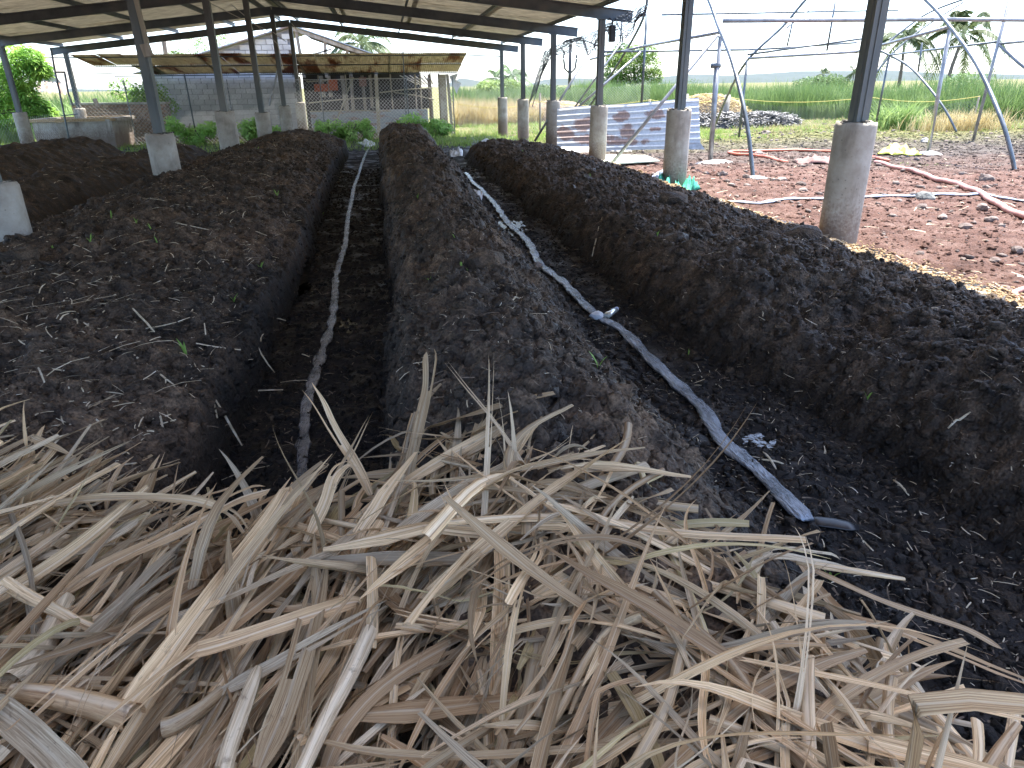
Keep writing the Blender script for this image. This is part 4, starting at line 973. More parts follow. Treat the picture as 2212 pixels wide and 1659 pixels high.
for (yy, zz_) in ((AY0+.25, AZ0-.05), ((AY0+AY1)/2, (AZ0+AZ1)/2-.03), (AY1-.05, AZ1-.04)):
    MB().tube([(AXL+.1, yy, zz_), (AXR+.02, yy, zz_)], .022, 6).build('rail', M_STEEL, AW)
MB().tube([at(283, 243.5/2.16*1.0+10, Y=28.2) if False else (AXL-1.9, 28.25, AZ0-.05), (AXL+.1, 28.25, AZ0-.05)], .02, 6).build('rail', M_STEEL, AW)
MB().tube([(AXR, 28.25, AZ0-.05), at(1088, 122, Y=27.6)], .02, 6).build('rail', M_STEEL, AW)
for x in (-6.4, -3.1, .28): MB().bar((x, AY0+.2, AZ0-.01), (x, AY1, AZ1-.01), .06, .07).build('rafter', M_WOOD, AW)
for (px, py, qx, qy, Y, r, mt) in [(812,163,819,292,28.4,.075,M_BAMBOO), (645,165,654,270,28.6,.07,M_BAMBOO), (966,160,978,297,28.2,.06,M_BAMBOO), (398,160,424,292,26.3,.025,M_STEEL), (870,112,878,268,27.6,.022,M_STEEL), (476,165,486,240,28.6,.07,M_WOOD)]:
    A_ = at(px, py, Y=Y); B_ = at(qx, qy, Y=Y); MB().bar(A_, (B_[0], B_[1], min(B_[2], GZ)), r*1.7, r*1.7).build('pole', mt, AW) if r > .03 else MB().tube([A_, (B_[0], B_[1], GZ)], r, 6).build('pole', mt, AW)
V = [at(970, 164, Y=28.3), at(990, 158, Y=28.2), at(984, 172, Y=28.3), at(996, 180, Y=28.4), at(986, 203, Y=28.35), at(976, 178, Y=28.3)]
o = mk('torn_flap', V, [(0, 1, 2), (0, 2, 5), (2, 3, 5), (3, 4, 5)], M_WHITEBAG, AW)
for c_ in ((868, 78), (876, 78)): MB().tube([at(*c_, Y=28.0), at(872, 113, Y=28.0)], .008, 4).build('tie_wire', M_STEEL, AW)
MB().tube([at(352, 75, Y=29), at(358, 118, Y=29)], .08, 6).build('pole', M_WOOD, AW)

# ------------------------------------------------------------------ wire fences
def wire_panel(P0, P1, h, pitch, r, diamond=True, sag=0, hexa=False):
    """P0->P1 bottom line, height h; two families of slanting wires as thin 3-sided prisms"""
    P0 = np.array(P0, float); P1 = np.array(P1, float); L = np.linalg.norm(P1-P0); d = (P1-P0)/L; nrm = np.cross(d, [0, 0, 1])
    V = []; Fc = []
    def seg(a, b_, rr):
        t = b_-a; t = t/np.linalg.norm(t); s = np.cross(t, nrm); s /= np.linalg.norm(s); base = len(V)
        for e in (a, b_):
            for q in (s*rr, -s*rr*.5+nrm*rr*.87, -s*rr*.5-nrm*rr*.87): V.append(e+q)
        for i in range(3): Fc.append((base+i, base+(i+1) % 3, base+3+(i+1) % 3, base+3+i))
    for sgn in (1, -1):
        k = -h
        while k < L+h:
            # line u = k + sgn*z
            u0, z0, u1, z1 = k, 0, k+sgn*h, h
            if sgn < 0: u0, u1 = k, k-h
            lo, hi = 0.0, 1.0
            du = u1-u0
            for bound in (0, L):
                tt = (bound-u0)/du
                if du > 0: lo, hi = (max(lo, tt), hi) if bound == 0 else (lo, min(hi, tt))
                else: lo, hi = (lo, min(hi, tt)) if bound == 0 else (max(lo, tt), hi)
            if hi > lo+.01:
                m_ = 4; pr = None
                for i in range(m_+1):
                    tt = lo+(hi-lo)*i/m_; q = P0+d*(u0+du*tt)+np.array([0, 0, h*tt])+nrm*.04*sin((u0+du*tt)*1.3+h*tt*2)+np.array([0, 0, -sag*(h*tt/h)*sin(pi*(u0+du*tt)/L)])
                    if pr is not None: seg(pr, q, r)
                    pr = q
            k += pitch
    return np.array(V), np.array(Fc)
FE = thing('chain_link_fence', 'galvanised chain link fence in front of the hut and pen', 'fence')
V, Fc = wire_panel((-8.6, 26.9, GZ), (2.45, 27.2, GZ), 2.05, .125, .0045)
o = mk('wire_mesh', V, Fc, M_WIRE, FE); o['kind'] = 'stuff'
for x in (-8.6, -5.3, -2.2, .8, 2.45): MB().tube([(x, 27.05, GZ-.1), (x, 27.05, 1.82)], .02, 6).build('post', M_ARCH, FE)
MB().tube([(-8.6, 27.0, 1.78), (2.45, 27.2, 1.78)], .008, 5).build('top_wire', M_WIRE, FE)
FR = thing('chicken_wire_fence', 'thin sagging chicken wire fence with yellow rope running past the right yard', 'fence')
fpts = [(2.6, 27.2), (6.0, 28.6), (10.5, 28.6), (14.6, 30.2), (18.8, 26.5), (22.5, 25.2)]
for i in range(len(fpts)-1):
    a, b_ = fpts[i], fpts[i+1]; hh = [2.5, 1.9, 1.15, 1.1, 1.1][i]
    V, Fc = wire_panel((a[0], a[1], GZ), (b_[0], b_[1], GZ), hh, .11, .0028 if i < 2 else .004, sag=.25)
    o = mk('wire_mesh', V, Fc, M_WIRE if i < 2 else M_ARCH, FR); o['kind'] = 'stuff'
    rp = [(a[0]+(b_[0]-a[0])*t_, a[1]-.05+(b_[1]-a[1])*t_, GZ+1.18-.18*sin(pi*t_)) for t_ in np.linspace(0, 1, 8)]
    MB().tube(rp, .012, 5).build('rope', M_ROPE, FR)
for (x, y, h, r) in [(6.0, 28.6, 1.5, .04), (10.5, 28.6, 1.2, .05), (14.6, 30.2, 1.3, .14), (18.8, 26.5, 1.25, .03), (22.5, 25.2, 1.2, .03), (12.9, 30.8, 1.35, .17)]:
    MB().tube([(x, y, GZ-.1), (x, y, GZ+h)], r, 8).build('post', M_CONC if r > .1 else M_WOOD, FR, True)
FLF = thing('side_wire_net', 'thin chicken wire net hung on the left side posts of the shed', 'fence')
V, Fc = wire_panel((-10.55, 18.5, GZ), (-10.3, 27.2, GZ), 1.2, .14, .002, sag=.1); o = mk('wire_mesh', V, Fc, M_WIRE, FLF); o['kind'] = 'stuff'
V, Fc = wire_panel((-10.3, 27.2, GZ), (-8.6, 27.0, GZ), 2.3, .14, .002, sag=.1); o = mk('wire_mesh', V, Fc, M_WIRE, FLF); o['kind'] = 'stuff'

# gathered net hanging under the right eave
NETO = thing('hanging_net', 'dark nylon net gathered and drooping under the right eave between posts', 'net')
def drape(name, top, bot, nu, nv, r=.006, bulge=.15):
    Vv = []; 
    G = np.zeros((nu+1, nv+1, 3))
    T = smooth_pts(top, 8); B_ = smooth_pts(bot, 8)
    for i in range(nu+1):
        a = np.array(T[int(i/nu*(len(T)-1))]); b_ = np.array(B_[int(i/nu*(len(B_)-1))])
        for j in range(nv+1):
            v = j/nv; q = a*(1-v)+b_*v; G[i, j] = q+np.array([bulge*sin(i*.9+v*4)*v*.5, bulge*sin(i*.6+v*6)*v, 0])+rng.normal(0, .008, 3)
    m_ = MB()
    for i in range(nu+1):
        for j in range(nv):
            for (p, q) in ((G[i, j], G[min(i+1, nu), j+1]), (G[i, j], G[max(i-1, 0), j+1])):
                if np.linalg.norm(p-q) > .01: m_.tube([p, q], r, 3, caps=False)
    return m_.build(name, M_NET, NETO)
X_ = 4.62
T1 = lambda px, py: at(px, py, X=4.60)
drape('net_swag', [T1(1400,10), T1(1370,20), T1(1320,45), T1(1300,60)], [T1(1385,40), T1(1345,90), T1(1325,75), T1(1300,68)], 22, 12)
drape('net_swag', [T1(1295,62), T1(1270,72), T1(1245,82), T1(1215,92)], [T1(1292,100), T1(1268,120), T1(1243,84), T1(1215,96)], 26, 14)
drape('net_swag', [T1(1243,82), T1(1225,88), T1(1205,96), T1(1185,104)], [T1(1243,90), T1(1225,118), T1(1210,118), T1(1195,120)], 20, 10)
drape('net_curtain', [T1(1196,104), T1(1186,108), T1(1176,110)], [T1(1172,150), T1(1160,190), T1(1130,260)], 20, 26, .0055, .06)
MB().tube([T1(1292,100), T1(1270,90), T1(1245,84), T1(1222,98), T1(1200,110), T1(1190,122), T1(1170,160), T1(1150,230)], .014, 5).build('net_cord', M_NET, NETO)

# ------------------------------------------------------------------ left side: brick wall, trough, pipe rack
def brick_wall(name, label, x0, y0, x1, y1, zb, zt, th, lit=None):
    W = thing(name, label, 'wall', (x0, y0, zb), math.atan2(y1-y0, x1-x0)); L = math.hypot(x1-x0, y1-y0); H = zt-zb
    MB().box((L/2, th/2, H/2), (L-.01, th-.03, H-.01)).build('mortar_core', M_BRICKM, W)
    bl, bhh = .25, .1
    pr = MB().box((0, 0, 0), (bl-.018, .06, bhh-.018)).build('brick', M_BRICK, W)
    nr_ = int(H/bhh)
    for r in range(nr_):
        x = bl/2-(bl/2)*(r % 2)
        while x < L+.01:
            xa, xb = max(0, x-bl/2), min(L, x+bl/2)
            if xb-xa > .05: inst(pr, W, ((xa+xb)/2, .0+random.uniform(-.006, .006), bhh*(r+.5)), None, ((xb-xa)/bl, 1, 1))
            x += bl
    bpy.data.objects.remove(pr)
    MB().box((L/2, th/2, H+.03), (L+.08, th+.08, .06)).build('coping', M_CONC, W)
    return W
a = at(255, 228, Y=29.5); b_ = at(352, 228, Y=29.0)
brick_wall('brick_wall', 'low weathered brick wall with a concrete coping left of the hut', -11.6, 30.2, -8.0, 29.2, GZ, 1.05, .25)
TR = thing('water_trough', 'square concrete water tank with a mossy pale rim behind the far left bed', 'water tank')
x0, x1, y0, y1, zt = -11.1, -8.75, 25.6, 27.6, .62
for (c, d) in [(((x0+x1)/2, y0, (zt+GZ)/2-.01), (x1-x0, .12, zt-GZ-.02)), (((x0+x1)/2, y1, (zt+GZ)/2-.01), (x1-x0, .12, zt-GZ-.02)), ((x0+.06, (y0+y1)/2, (zt+GZ)/2-.01), (.12, y1-y0-.125, zt-GZ-.02)), ((x1-.06, (y0+y1)/2, (zt+GZ)/2-.01), (.12, y1-y0-.125, zt-GZ-.02))]:
    MB().box(c, d).build('tank_wall', M_CONC, TR)
for (c, d) in [(((x0+x1)/2, y0, zt+.04), (x1-x0+.16, .24, .09)), (((x0+x1)/2, y1, zt+.04), (x1-x0+.16, .24, .09)), ((x0, (y0+y1)/2, zt+.04), (.24, y1-y0-.25, .09)), ((x1, (y0+y1)/2, zt+.04), (.24, y1-y0-.25, .09))]:
    MB().box(c, d).build('rim', M_SAWDUST if d[0] > 1 else M_CONC, TR)
PR = thing('pipe_rack', 'thin upright pipe ladder leaning beside the far left shed post', 'pipe rack')
Yk = 25.2
for P in ([(110,105),(118,150),(135,230),(150,305)], [(140,158),(147,200),(157,228)]): MB().tube([at(*p, Y=Yk) for p in P], .028, 6).build('upright', M_ARCH, PR)
MB().tube([at(118,156,Y=Yk), at(141,156,Y=Yk)], .028, 6).build('rung', M_ARCH, PR)
MB().tube([at(134,250,Y=Yk), at(168,246,Y=Yk)], .018, 6).build('rung', M_ARCH, PR)
for (px, py, qx, qy, Y) in ((204, 213, 212, 232, 28), (232, 258, 238, 290, 25.3)):
    o = MB().bar(at(px, py, Y=Y), at(qx, qy, Y=Y), .12, .1).build('stone_stake', M_CONC); tag(o, 'short grey stake behind the water tank' if Y == 28 else 'short pale stake in front of the water tank', 'stake')
# distant shed and tiled roof at far left
FS = thing('farm_shed', 'old farm shed with plastered gable and faded rusty roof among the left trees', 'shed')
a = at(60, 205, Y=40); b_ = at(150, 205, Y=40)
m_ = MB(); g0, g1, g2, g3 = at(60, 188, Y=41), at(140, 190, Y=41), at(112, 152, Y=41), at(70, 118, Y=41)
m_.add([g0, g1, g2, g3, g0+np.array([0, 3, 0]), g1+np.array([0, 3, 0]), g2+np.array([0, 3, 0]), g3+np.array([0, 3, 0])], [(0,1,2,3),(7,6,5,4),(0,4,5,1),(1,5,6,2),(2,6,7,3),(3,7,4,0)]); m_.build('gable_wall', M_CONC, FS)
r0_, r1_, r2_, r3_ = at(72, 197, Y=36), at(150, 205, Y=36), at(138, 182, Y=40), at(78, 175, Y=40)
m_ = MB()
for i in range(14):
    t0, t1 = i/14, (i+.96)/14; A_ = r0_*(1-t0)+r1_*t0; B_ = r0_*(1-t1)+r1_*t1; C_ = r3_*(1-t1)+r2_*t1; D_ = r3_*(1-t0)+r2_*t0; up = np.array([0, 0, .05*(i % 2)])
    o = mk('roof_tile_strip', [A_+up, B_+up, C_+up, D_+up], [(0,1,2,3)], M_PENROOF if i % 3 else M_BLOCK_PALE, FS)

# ------------------------------------------------------------------ vegetation
def blades(n, x, y, z, H, W, lean=.35, seg=4, droop=.5):
    a = rng.uniform(0, 2*pi, n); ln = rng.uniform(.1, 1, n)*lean; d = np.stack([np.cos(a), np.sin(a), np.zeros(n)], 1); f = rng.uniform(0, 2*pi, n)
    s = np.stack([np.cos(f), np.sin(f), np.zeros(n)], 1); P0 = np.stack([x, y, z], 1); V = []
    dr = rng.uniform(0, droop, n)
    for j in range(seg+1):
        t = j/seg; ww = W*(1-t**2.2*.95)*(.6+.4*min(1, t*4))
        c = P0+d*(ln*H*(t**1.8))[:, None]+np.array([0, 0, 1])*(H*(t-dr*t**3*.5))[:, None]
        V += [c-s*ww[:, None]/2, c+s*ww[:, None]/2]
    V = np.stack(V, 1).reshape(-1, 3); b = np.arange(n)*(2*(seg+1))
    Fc = np.concatenate([np.stack([b+2*j, b+2*j+1, b+2*j+3, b+2*j+2], 1) for j in range(seg)])
    return V, Fc
def field(name, label, poly, n, H0, H1, W0, W1, mat, cat='crop', lean=.35, depth=6, droop=.5):
    """poly: front line points (x,y); blades fill back from the line by depth"""
    P = np.array(poly, float); seg = np.linalg.norm(P[1:]-P[:-1], axis=1); cs = np.concatenate([[0], np.cumsum(seg)]); u = rng.uniform(0, cs[-1], n)
    x = np.interp(u, cs, P[:, 0]); y = np.interp(u, cs, P[:, 1]); d = rng.uniform(0, 1, n)**1.4*depth
    r = np.sqrt(x*x+y*y); x = x+x/r*d; y = y+y/r*d
    H = rng.uniform(H0, H1, n)*(1+.35*fbm(x*.35, y*.35, 5, 3)*2)*(.6+.4*np.clip(d/1.5, 0, 1))
    V, Fc = blades(n, x, y, ground_z(x, y)-.03, H, rng.uniform(W0, W1, n), lean, droop=droop)
    return stuff(mk(name, V, Fc, mat), label, cat)
field('sugarcane_field', 'tall bright green sugarcane field beyond the right yard', [(13, 50), (18.5, 40), (22, 34), (25, 29), (29, 26.5), (33, 24)], 30000, 1.3, 2.1, .03, .06, M_CANE, depth=9)
field('sugarcane_field', 'tall green sugarcane beyond the far fence in the middle', [(5.5, 62), (14, 58), (22, 55)], 9000, 1.4, 2.0, .05, .09, M_CANE, depth=8)
field('sugarcane_field', 'bright green cane and grass behind the left brick wall', [(-22, 30), (-16, 33), (-10.5, 34)], 12000, 1.0, 1.9, .03, .06, M_CANE, depth=8)
field('tall_grass', 'arching bright grass right behind the brick wall', [(-12.5, 31.6), (-9.2, 31.2)], 1500, 1.3, 2.0, .03, .06, M_CANEYOUNG, 'grass', lean=.9, depth=1.6, droop=1.3)
field('tall_grass', 'bright green grass and cane beside the far left posts', [(-15, 17), (-13.2, 22), (-12.4, 27.5)], 7000, .7, 1.4, .02, .045, M_CANEYOUNG, 'grass', depth=4)
field('dry_reeds', 'tall straw coloured dry grass at the back behind the thin fence', [(3.2, 35), (6.5, 35.5), (9, 38)], 7000, .9, 1.5, .02, .045, M_DRYGRASS, 'dry grass', lean=.5, depth=4)
n = 900; q = (19.3, 24.3); x = rng.normal(18.8, .45, n); y = rng.normal(24.6, .35, n); V, Fc = blades(n, x, y, ground_z(x, y), rng.uniform(.6, 1.25, n), rng.uniform(.03, .05, n), .9, droop=1.2); tag(mk('grass_clump', V, Fc, M_CANEYOUNG), 'bright arching clump of grass at the foot of the cane field', 'grass clump')
n = 1200; x = rng.normal(20.2, .9, n); y = rng.normal(22.9, .35, n); V, Fc = blades(n, x, y, ground_z(x, y), rng.uniform(.3, .9, n), rng.uniform(.015, .03, n), .8, droop=.6); stuff(mk('dry_grass', V, Fc, M_DRYGRASS), 'dry straw coloured grass under the cane field edge', 'dry grass')
def cover(name, label, n, xa, xb, ya, yb, H0, H1, W, mat, cond=None, cat='grass', thr=None):
    x = rng.uniform(xa, xb, n); y = rng.uniform(ya, yb, n); k = np.ones(n, bool)
    if cond: k &= cond(x, y)
    if thr is not None: k &= fbm(x*.6, y*.6, 37, 3) > thr
    x, y = x[k], y[k]; V, Fc = blades(len(x), x, y, np.maximum(ground_z(x, y)-.03, -.33), rng.uniform(H0, H1, len(x)), np.full(len(x), W), .8, 3, .5)
    return stuff(mk(name, V, Fc, mat), label, cat)
cover('short_grass', 'fresh green grass between the shed and the far fence', 16000, 1.2, 12.5, 21.5, 36, .06, .28, .02, M_GRASS, cat='grass', thr=-.06)
cover('short_grass', 'patchy grass along the foot of the cane field', 14000, 9, 30, 20.5, 33, .06, .26, .022, M_GRASS, lambda x, y: (y > 28.5-.32*x+1.5*0) & (y > 22+.0*x) , thr=-.05)
cover('dry_grass', 'yellow dry grass between the yard and the far fence', 15000, 2.5, 28, 21.5, 34, .06, .30, .018, M_DRYGRASS, lambda x, y: y > 29-.30*x, cat='dry grass', thr=-.02)
cover('short_grass', 'green grass beside the far left bed', 7000, -15, -9.4, 8, 30, .1, .4, .025, M_GRASS)
cover('short_grass', 'green grass in front of the hut fence', 5000, -9, 2.5, 20.8, 27, .06, .22, .02, M_GRASS)
cover('short_grass', 'thin green tufts among the yard stones', 900, 8.2, 10.6, 11.9, 13.0, .03, .07, .012, M_GRASS, thr=0)
cover('short_grass', 'sparse tufts on the far grey yard', 1500, 12, 20, 15, 21, .03, .10, .015, M_GRASS, thr=.06)

def leafcloud(C, R, n, L, W, mat, name, parent, droop=.4):
    """n small folded leaves spread through a set of ellipsoid clumps"""
    C = np.array(C, float); R = np.array(R, float); k = rng.integers(0, len(C), n)
    v = rng.normal(0, 1, (n, 3)); v /= np.linalg.norm(v, axis=1)[:, None]; r = rng.uniform(.35, 1, n)**.5
    P = C[k]+v*R[k]*r[:, None]
    a = rng.uniform(0, 2*pi, n); e = rng.uniform(-1.1, .6, n)*droop*1.6
    d = np.stack([np.cos(a)*np.cos(e), np.sin(a)*np.cos(e), np.sin(e)], 1); s = np.cross(d, np.stack([rng.normal(0, .5, n), rng.normal(0, .5, n), np.ones(n)], 1)); s /= np.linalg.norm(s, axis=1)[:, None]
    Ls = L*rng.uniform(.6, 1.3, n)[:, None]; Ws = W*rng.uniform(.7, 1.2, n)[:, None]
    dn = np.array([0, 0, -1])*Ls*.15
    V = np.stack([P, P+d*Ls*.45-s*Ws/2, P+d*Ls+dn*2, P+d*Ls*.45+s*Ws/2], 1).reshape(-1, 3); b = np.arange(n)*4
    Fc = np.concatenate([np.stack([b, b+1, b+2], 1), np.stack([b, b+2, b+3], 1)])
    return mk(name, V, Fc, mat, parent)
def tree(name, label, base, h, clumps, n, L, W, mat, trunk_r=.12, cat='tree', group=None, limbs=True, trunk_h=None):
    T = thing(name, label, cat, base, 0, group); th = trunk_h or h*.5
    C = [c[:3] for c in clumps]; R = [(c[3], c[3], c[3]*(.8 if len(c) < 5 else c[4])) for c in clumps]
    m_ = MB(); m_.tube([(0, 0, -.2), (.03*h, .01, th*.5), (-.01*h, 0, th)], [trunk_r, trunk_r*.8, trunk_r*.6], 8)
    o = m_.build('trunk', M_TRUNK, T, True)
    if limbs:
        m2 = MB()
        for c in C:
            m2.tube([(0, 0, th*.55), (c[0]*.5, c[1]*.5, th*.6+(c[2]-th*.6)*.5), (c[0]*.95, c[1]*.95, c[2])], [trunk_r*.5, trunk_r*.3, trunk_r*.1], 5, caps=False)
        m2.build('limbs', M_TRUNK, T, True)
    leafcloud(C, R, n, L, W, mat, 'crown', T)
    return T
# yellow-green round tree in the right distance
B0 = at(1368, 190, Y=62); B0[2] = -.27
w_ = lambda px: (at(px, 150, Y=62)[0]-B0[0])
z_ = lambda py: at(1368, py, Y=62)[2]+.27
tree('round_tree', 'round yellow green tree standing alone beyond the cane field', B0, 5.5,
     [(w_(1330), 0, z_(150), 1.1), (w_(1405), .4, z_(140), 1.1), (w_(1368), 0, z_(120), 1.25), (w_(1350), -.5, z_(135), 1.1), (w_(1390), -.5, z_(115), 1.0), (w_(1330), .3, z_(125), .9), (w_(1412), 0, z_(165), .9), (w_(1335), -.2, z_(172), .8), (w_(1375), 0, z_(165), .9)],
     9000, .20, .10, M_TREE, .14, trunk_h=3.0)
B1 = at(1340, 190, Y=70); B1[2] = -.27
tree('slim_tree', 'duller slim tree rising behind the round yellow green tree', B1, 7, [(0, 0, at(1340, 100, Y=70)[2], .9), (.6, 0, at(1345, 115, Y=70)[2], 1.0), (-1.6, 0, at(1318, 165, Y=70)[2], .8), (-.3, 0, 4.0, 1.2)], 3500, .2, .1, M_FARTREE, .1)
def palm(px, py_top, py_base, Y, L, label, nf=20, mat=M_PALM, lean=0, group='coconut palms on the skyline', frond_w=1.0, zbase=-.3):
    top = at(px, py_top, Y=Y); base = np.array([top[0]+lean, Y, zbase])
    T = thing('palm_tree', label, 'palm', tuple(base), 0, group); h = top[2]-zbase
    tp = np.array([-lean, 0, h])
    MB().tube([(0, 0, 0), tp*.5+np.array([lean*.15, 0, 0]), tp], [.10*L/2.6+.03, .07*L/2.6+.02, .05*L/2.6+.02], 7).build('trunk', M_TRUNK, T, True)
    fr = []
    for i in range(nf):
        a = 2*pi*i/nf*2.4+random.random(); el = random.uniform(-.35, 1.25); m_ = MB(); P = []
        d = np.array([cos(a), sin(a), 0])
        for j in range(9):
            t = j/8; s = L*t
            P.append(tp+d*s*cos(el)*(1-.15*t)+np.array([0, 0, 1])*(s*sin(el)-L*(.55+.25*cos(el))*t**2.2))
        m_.tube(P, [.03]*4+[.015]*5, 4, caps=False)
        sd_ = np.cross(d, [0, 0, 1])
        for j in range(1, 9):
            for q in (0, .25, .5, .75):
                if j == 8 and q > 0: continue
                p = P[j]*(1-q)+P[min(j+1, 8)]*q; ll = L*.23*sin(pi*min(1, (j+q)/8*.85+.12))*frond_w
                tdir = (P[min(j+1, 8)]-P[j-1]); tdir /= np.linalg.norm(tdir)
                for sg in (-1, 1):
                    tip = p+sd_*sg*ll*.7+tdir*ll*.5+np.array([0, 0, -ll*random.uniform(.35, .75)])
                    wv = tdir*.05*L/2.6
                    m_.add([p-wv, p+wv, tip], [(0, 1, 2)])
        fr.append(m_.build('frond', mat, T))
    return T
palm(1955, 84, 165, 72, 5.2, 'tall coconut palm seen behind the nearest right post', 20, lean=.4, zbase=-.3)
palm(2082, 72, 160, 70, 5.8, 'tallest coconut palm at the right, left of the second arch', 21, lean=-.8, zbase=-.3)
palm(1845, 158, 180, 110, 2.9, 'small distant palm beside the low round bush', 14)
palm(1777, 160, 180, 120, 2.6, 'little palm poking out of the low round bush', 12)
palm(1108, 165, 190, 75, 3.6, 'drooping palm between the fourth and fifth right posts', 16, M_FARTREE)
palm(1072, 172, 190, 85, 3.0, 'wind blown palm left of the far right posts', 12, M_FARTREE)
palm(780, 96, 130, 48, 3.2, 'palm crown showing above the hut roof', 16, M_PALM, zbase=-.3)
palm(1050, 188, 195, 95, 2.0, 'tiny palm low on the horizon behind the dry reeds', 10, M_FARTREE)
def bush(px, py, Y, r, label, mat, n=1500, L=.16, W=.1, name='bush', flat=.75, group=None):
    c = at(px, py, Y=Y); T = thing(name, label, 'bush', (c[0], c[1], -.28), 0, group); h = c[2]+.28
    C = [(random.uniform(-.6, .6)*r, random.uniform(-.5, .5)*r, h*random.uniform(.55, 1.0)) for _ in range(9)]
    leafcloud(C, [(r*.55, r*.5, max(h*.3, r*.3)*flat)]*9, n, L, W, mat, 'foliage', T)
    m_ = MB()
    for c_ in C[:5]: m_.tube([(0, 0, -.1), (c_[0]*.4, c_[1]*.4, c_[2]*.5), c_], [.03, .02, .01], 4, caps=False)
    m_.build('stems', M_TRUNK, T); return T
bush(1775, 172, 115, 5.2, 'low round dark bush on the skyline right of the hills', M_FARTREE, 4000, .4, .25)
bush(1090, 182, 66, 2.6, 'light green bush under the drooping palms', M_TREE, 3000, .25, .15)
bush(1232, 190, 90, 2.8, 'small grey green bush at the foot of the utility pole', M_FARTREE, 1500, .3, .2)
bush(1175, 188, 100, 2.6, 'low bush between the palms and the utility pole', M_FARTREE, 1200, .3, .2)
bush(1285, 178, 75, 1.2, 'thin bare bush left of the round tree', M_FARTREE, 350, .15, .08)
bush(1480, 180, 48, 1.0, 'sparse feathery bush behind the arch brace', M_FARTREE, 350, .12, .06)
bush(2090, 165, 60, 3.0, 'low shrubs behind the cane under the tallest palm', M_FARTREE, 1200, .25, .14)
for i, (px, py, Y, r, lb) in enumerate([(385,268,26.2,.5,'broad leaved light green shrub at the left end of the hut wall'), (440,280,26.0,.5,'low light green shrub in front of the hut wall, right of the thin pole'),
     (535,272,26.2,.6,'leafy shrub behind the second middle post'), (600,280,26.2,.35,'small shrub between two middle concrete bases'), (700,276,26.3,.35,'small shrub under the pen front'),
     (748,272,26.2,.45,'light shrub at the left trench end under the pen'), (785,270,26.4,.35,'yellowish shrub at the head of the left trench'), (890,262,26.0,.6,'leafy shrub behind the middle ridge'), (935,268,25.6,.7,'widest shrub beside the bamboo awning pole')]):
    c = at(px, py, Y=Y); T = thing('shrub', lb, 'shrub', (c[0], Y, GZ), 0, 'light green shrubs along the chain link fence'); h = c[2]-GZ+.15
    leafcloud([(random.uniform(-.7, .7)*r, random.uniform(-.3, .3), h*random.uniform(.3, .95)) for _ in range(8)], [(r*.45, .3, h*.28)]*8, int(900*r/.5), .12, .075, M_SHRUB, 'foliage', T)
    m_ = MB()
    for j in range(5): m_.tube([(random.uniform(-.2, .2)*r, 0, -.05), (random.uniform(-.8, .8)*r, 0, h*.85)], .008, 4, caps=False)
    m_.build('stems', M_TRUNK, T)
bush(300, 190, 30.5, .95, 'green flowering bush between the left cane and the hut wall', M_MANGO, 2600, .13, .07)
bush(345, 215, 30.0, .55, 'low bush against the corner of the hut wall', M_SHRUB, 1200, .11, .07)
B0 = at(435, 110, Y=38); tree('feathery_tree', 'feathery green tree behind the left slope of the hut roof', (B0[0], 38, -.3), 4,
     [(-.6, 0, at(435, 96, Y=38)[2]+.2, .8), (.5, 0, at(450, 88, Y=38)[2]+.3, .8), (1.2, 0, at(470, 98, Y=38)[2]+.2, .8), (-1.2, 0, at(400, 112, Y=38)[2], .5), (.2, .3, 3.0, .9)], 2600, .12, .05, M_TREE, .1, trunk_h=2.8)
# mango-like tree on the far left
B0 = at(-60, 300, Y=27.5); B0[2] = -.3
def mg(px, py, r, Y=27.5):
    q = at(px, py, Y=Y); return (q[0]-B0[0], q[1]-B0[1], q[2]+.3, r)
tree('mango_tree', 'broad leafed yellow green tree at the far left edge beside the shed', B0, 4,
     [mg(20, 130, .75), mg(60, 125, .5), mg(40, 165, .6), mg(85, 150, .35), mg(10, 190, .7), mg(50, 205, .45), mg(75, 235, .5), mg(20, 250, .7), mg(100, 245, .3), mg(-60, 170, 1.3), mg(-40, 240, 1.0)], 9000, .19, .055, M_MANGO, .12)

# brown manure heap with dark net over mulch beyond the yard
hp = thing('manure_heap', 'brown heap of straw and manure behind the yard, between concrete stubs', 'heap', (15.2, 33.5, GZ))
V, Fc = grid(np.linspace(-2.4, 2.4, 60), np.linspace(-1.5, 1.5, 30), lambda x, y: 1.25*np.clip(1-(x/2.4)**2-(y/1.5)**2, 0, 1)**.7+.25*fbm(x*3, y*3, 7, 4)-.05)
mk('heap_body', V, Fc, pm('manure', [(.12, .08, .05), (.24, .17, .11), (.36, .27, .18)], 6, .95, .8, 25, .04), hp, True)
n = 2500; a = rng.uniform(-2.2, 2.2, n); b2 = rng.uniform(-1.4, 1.0, n); zz_ = 1.25*np.clip(1-(a/2.4)**2-(b2/1.5)**2, 0, 1)**.7; V, Fc = strips(n, a, b2, zz_+.05, rng.uniform(.1, .4, n), rng.uniform(.015, .04, n)); o = mk('straw_cover', V, Fc, M_DRYGRASS, hp); o['kind'] = 'stuff'
V, Fc = grid(np.linspace(-2.9, 2.6, 70), np.linspace(-1.2, 1.2, 30), lambda x, y: .55*np.clip(1-(x/2.9)**4-(y/1.2)**2, 0, 1)**.6+.22*fbm(x*4, y*4, 17, 4)-.05)
o = mk('mulch_heap', V, Fc, M_DARKSHADE, smooth=True); o.location = (15.0, 29.6, GZ); tag(o, 'low dark heap of grey mulch under net in front of the brown heap', 'heap')
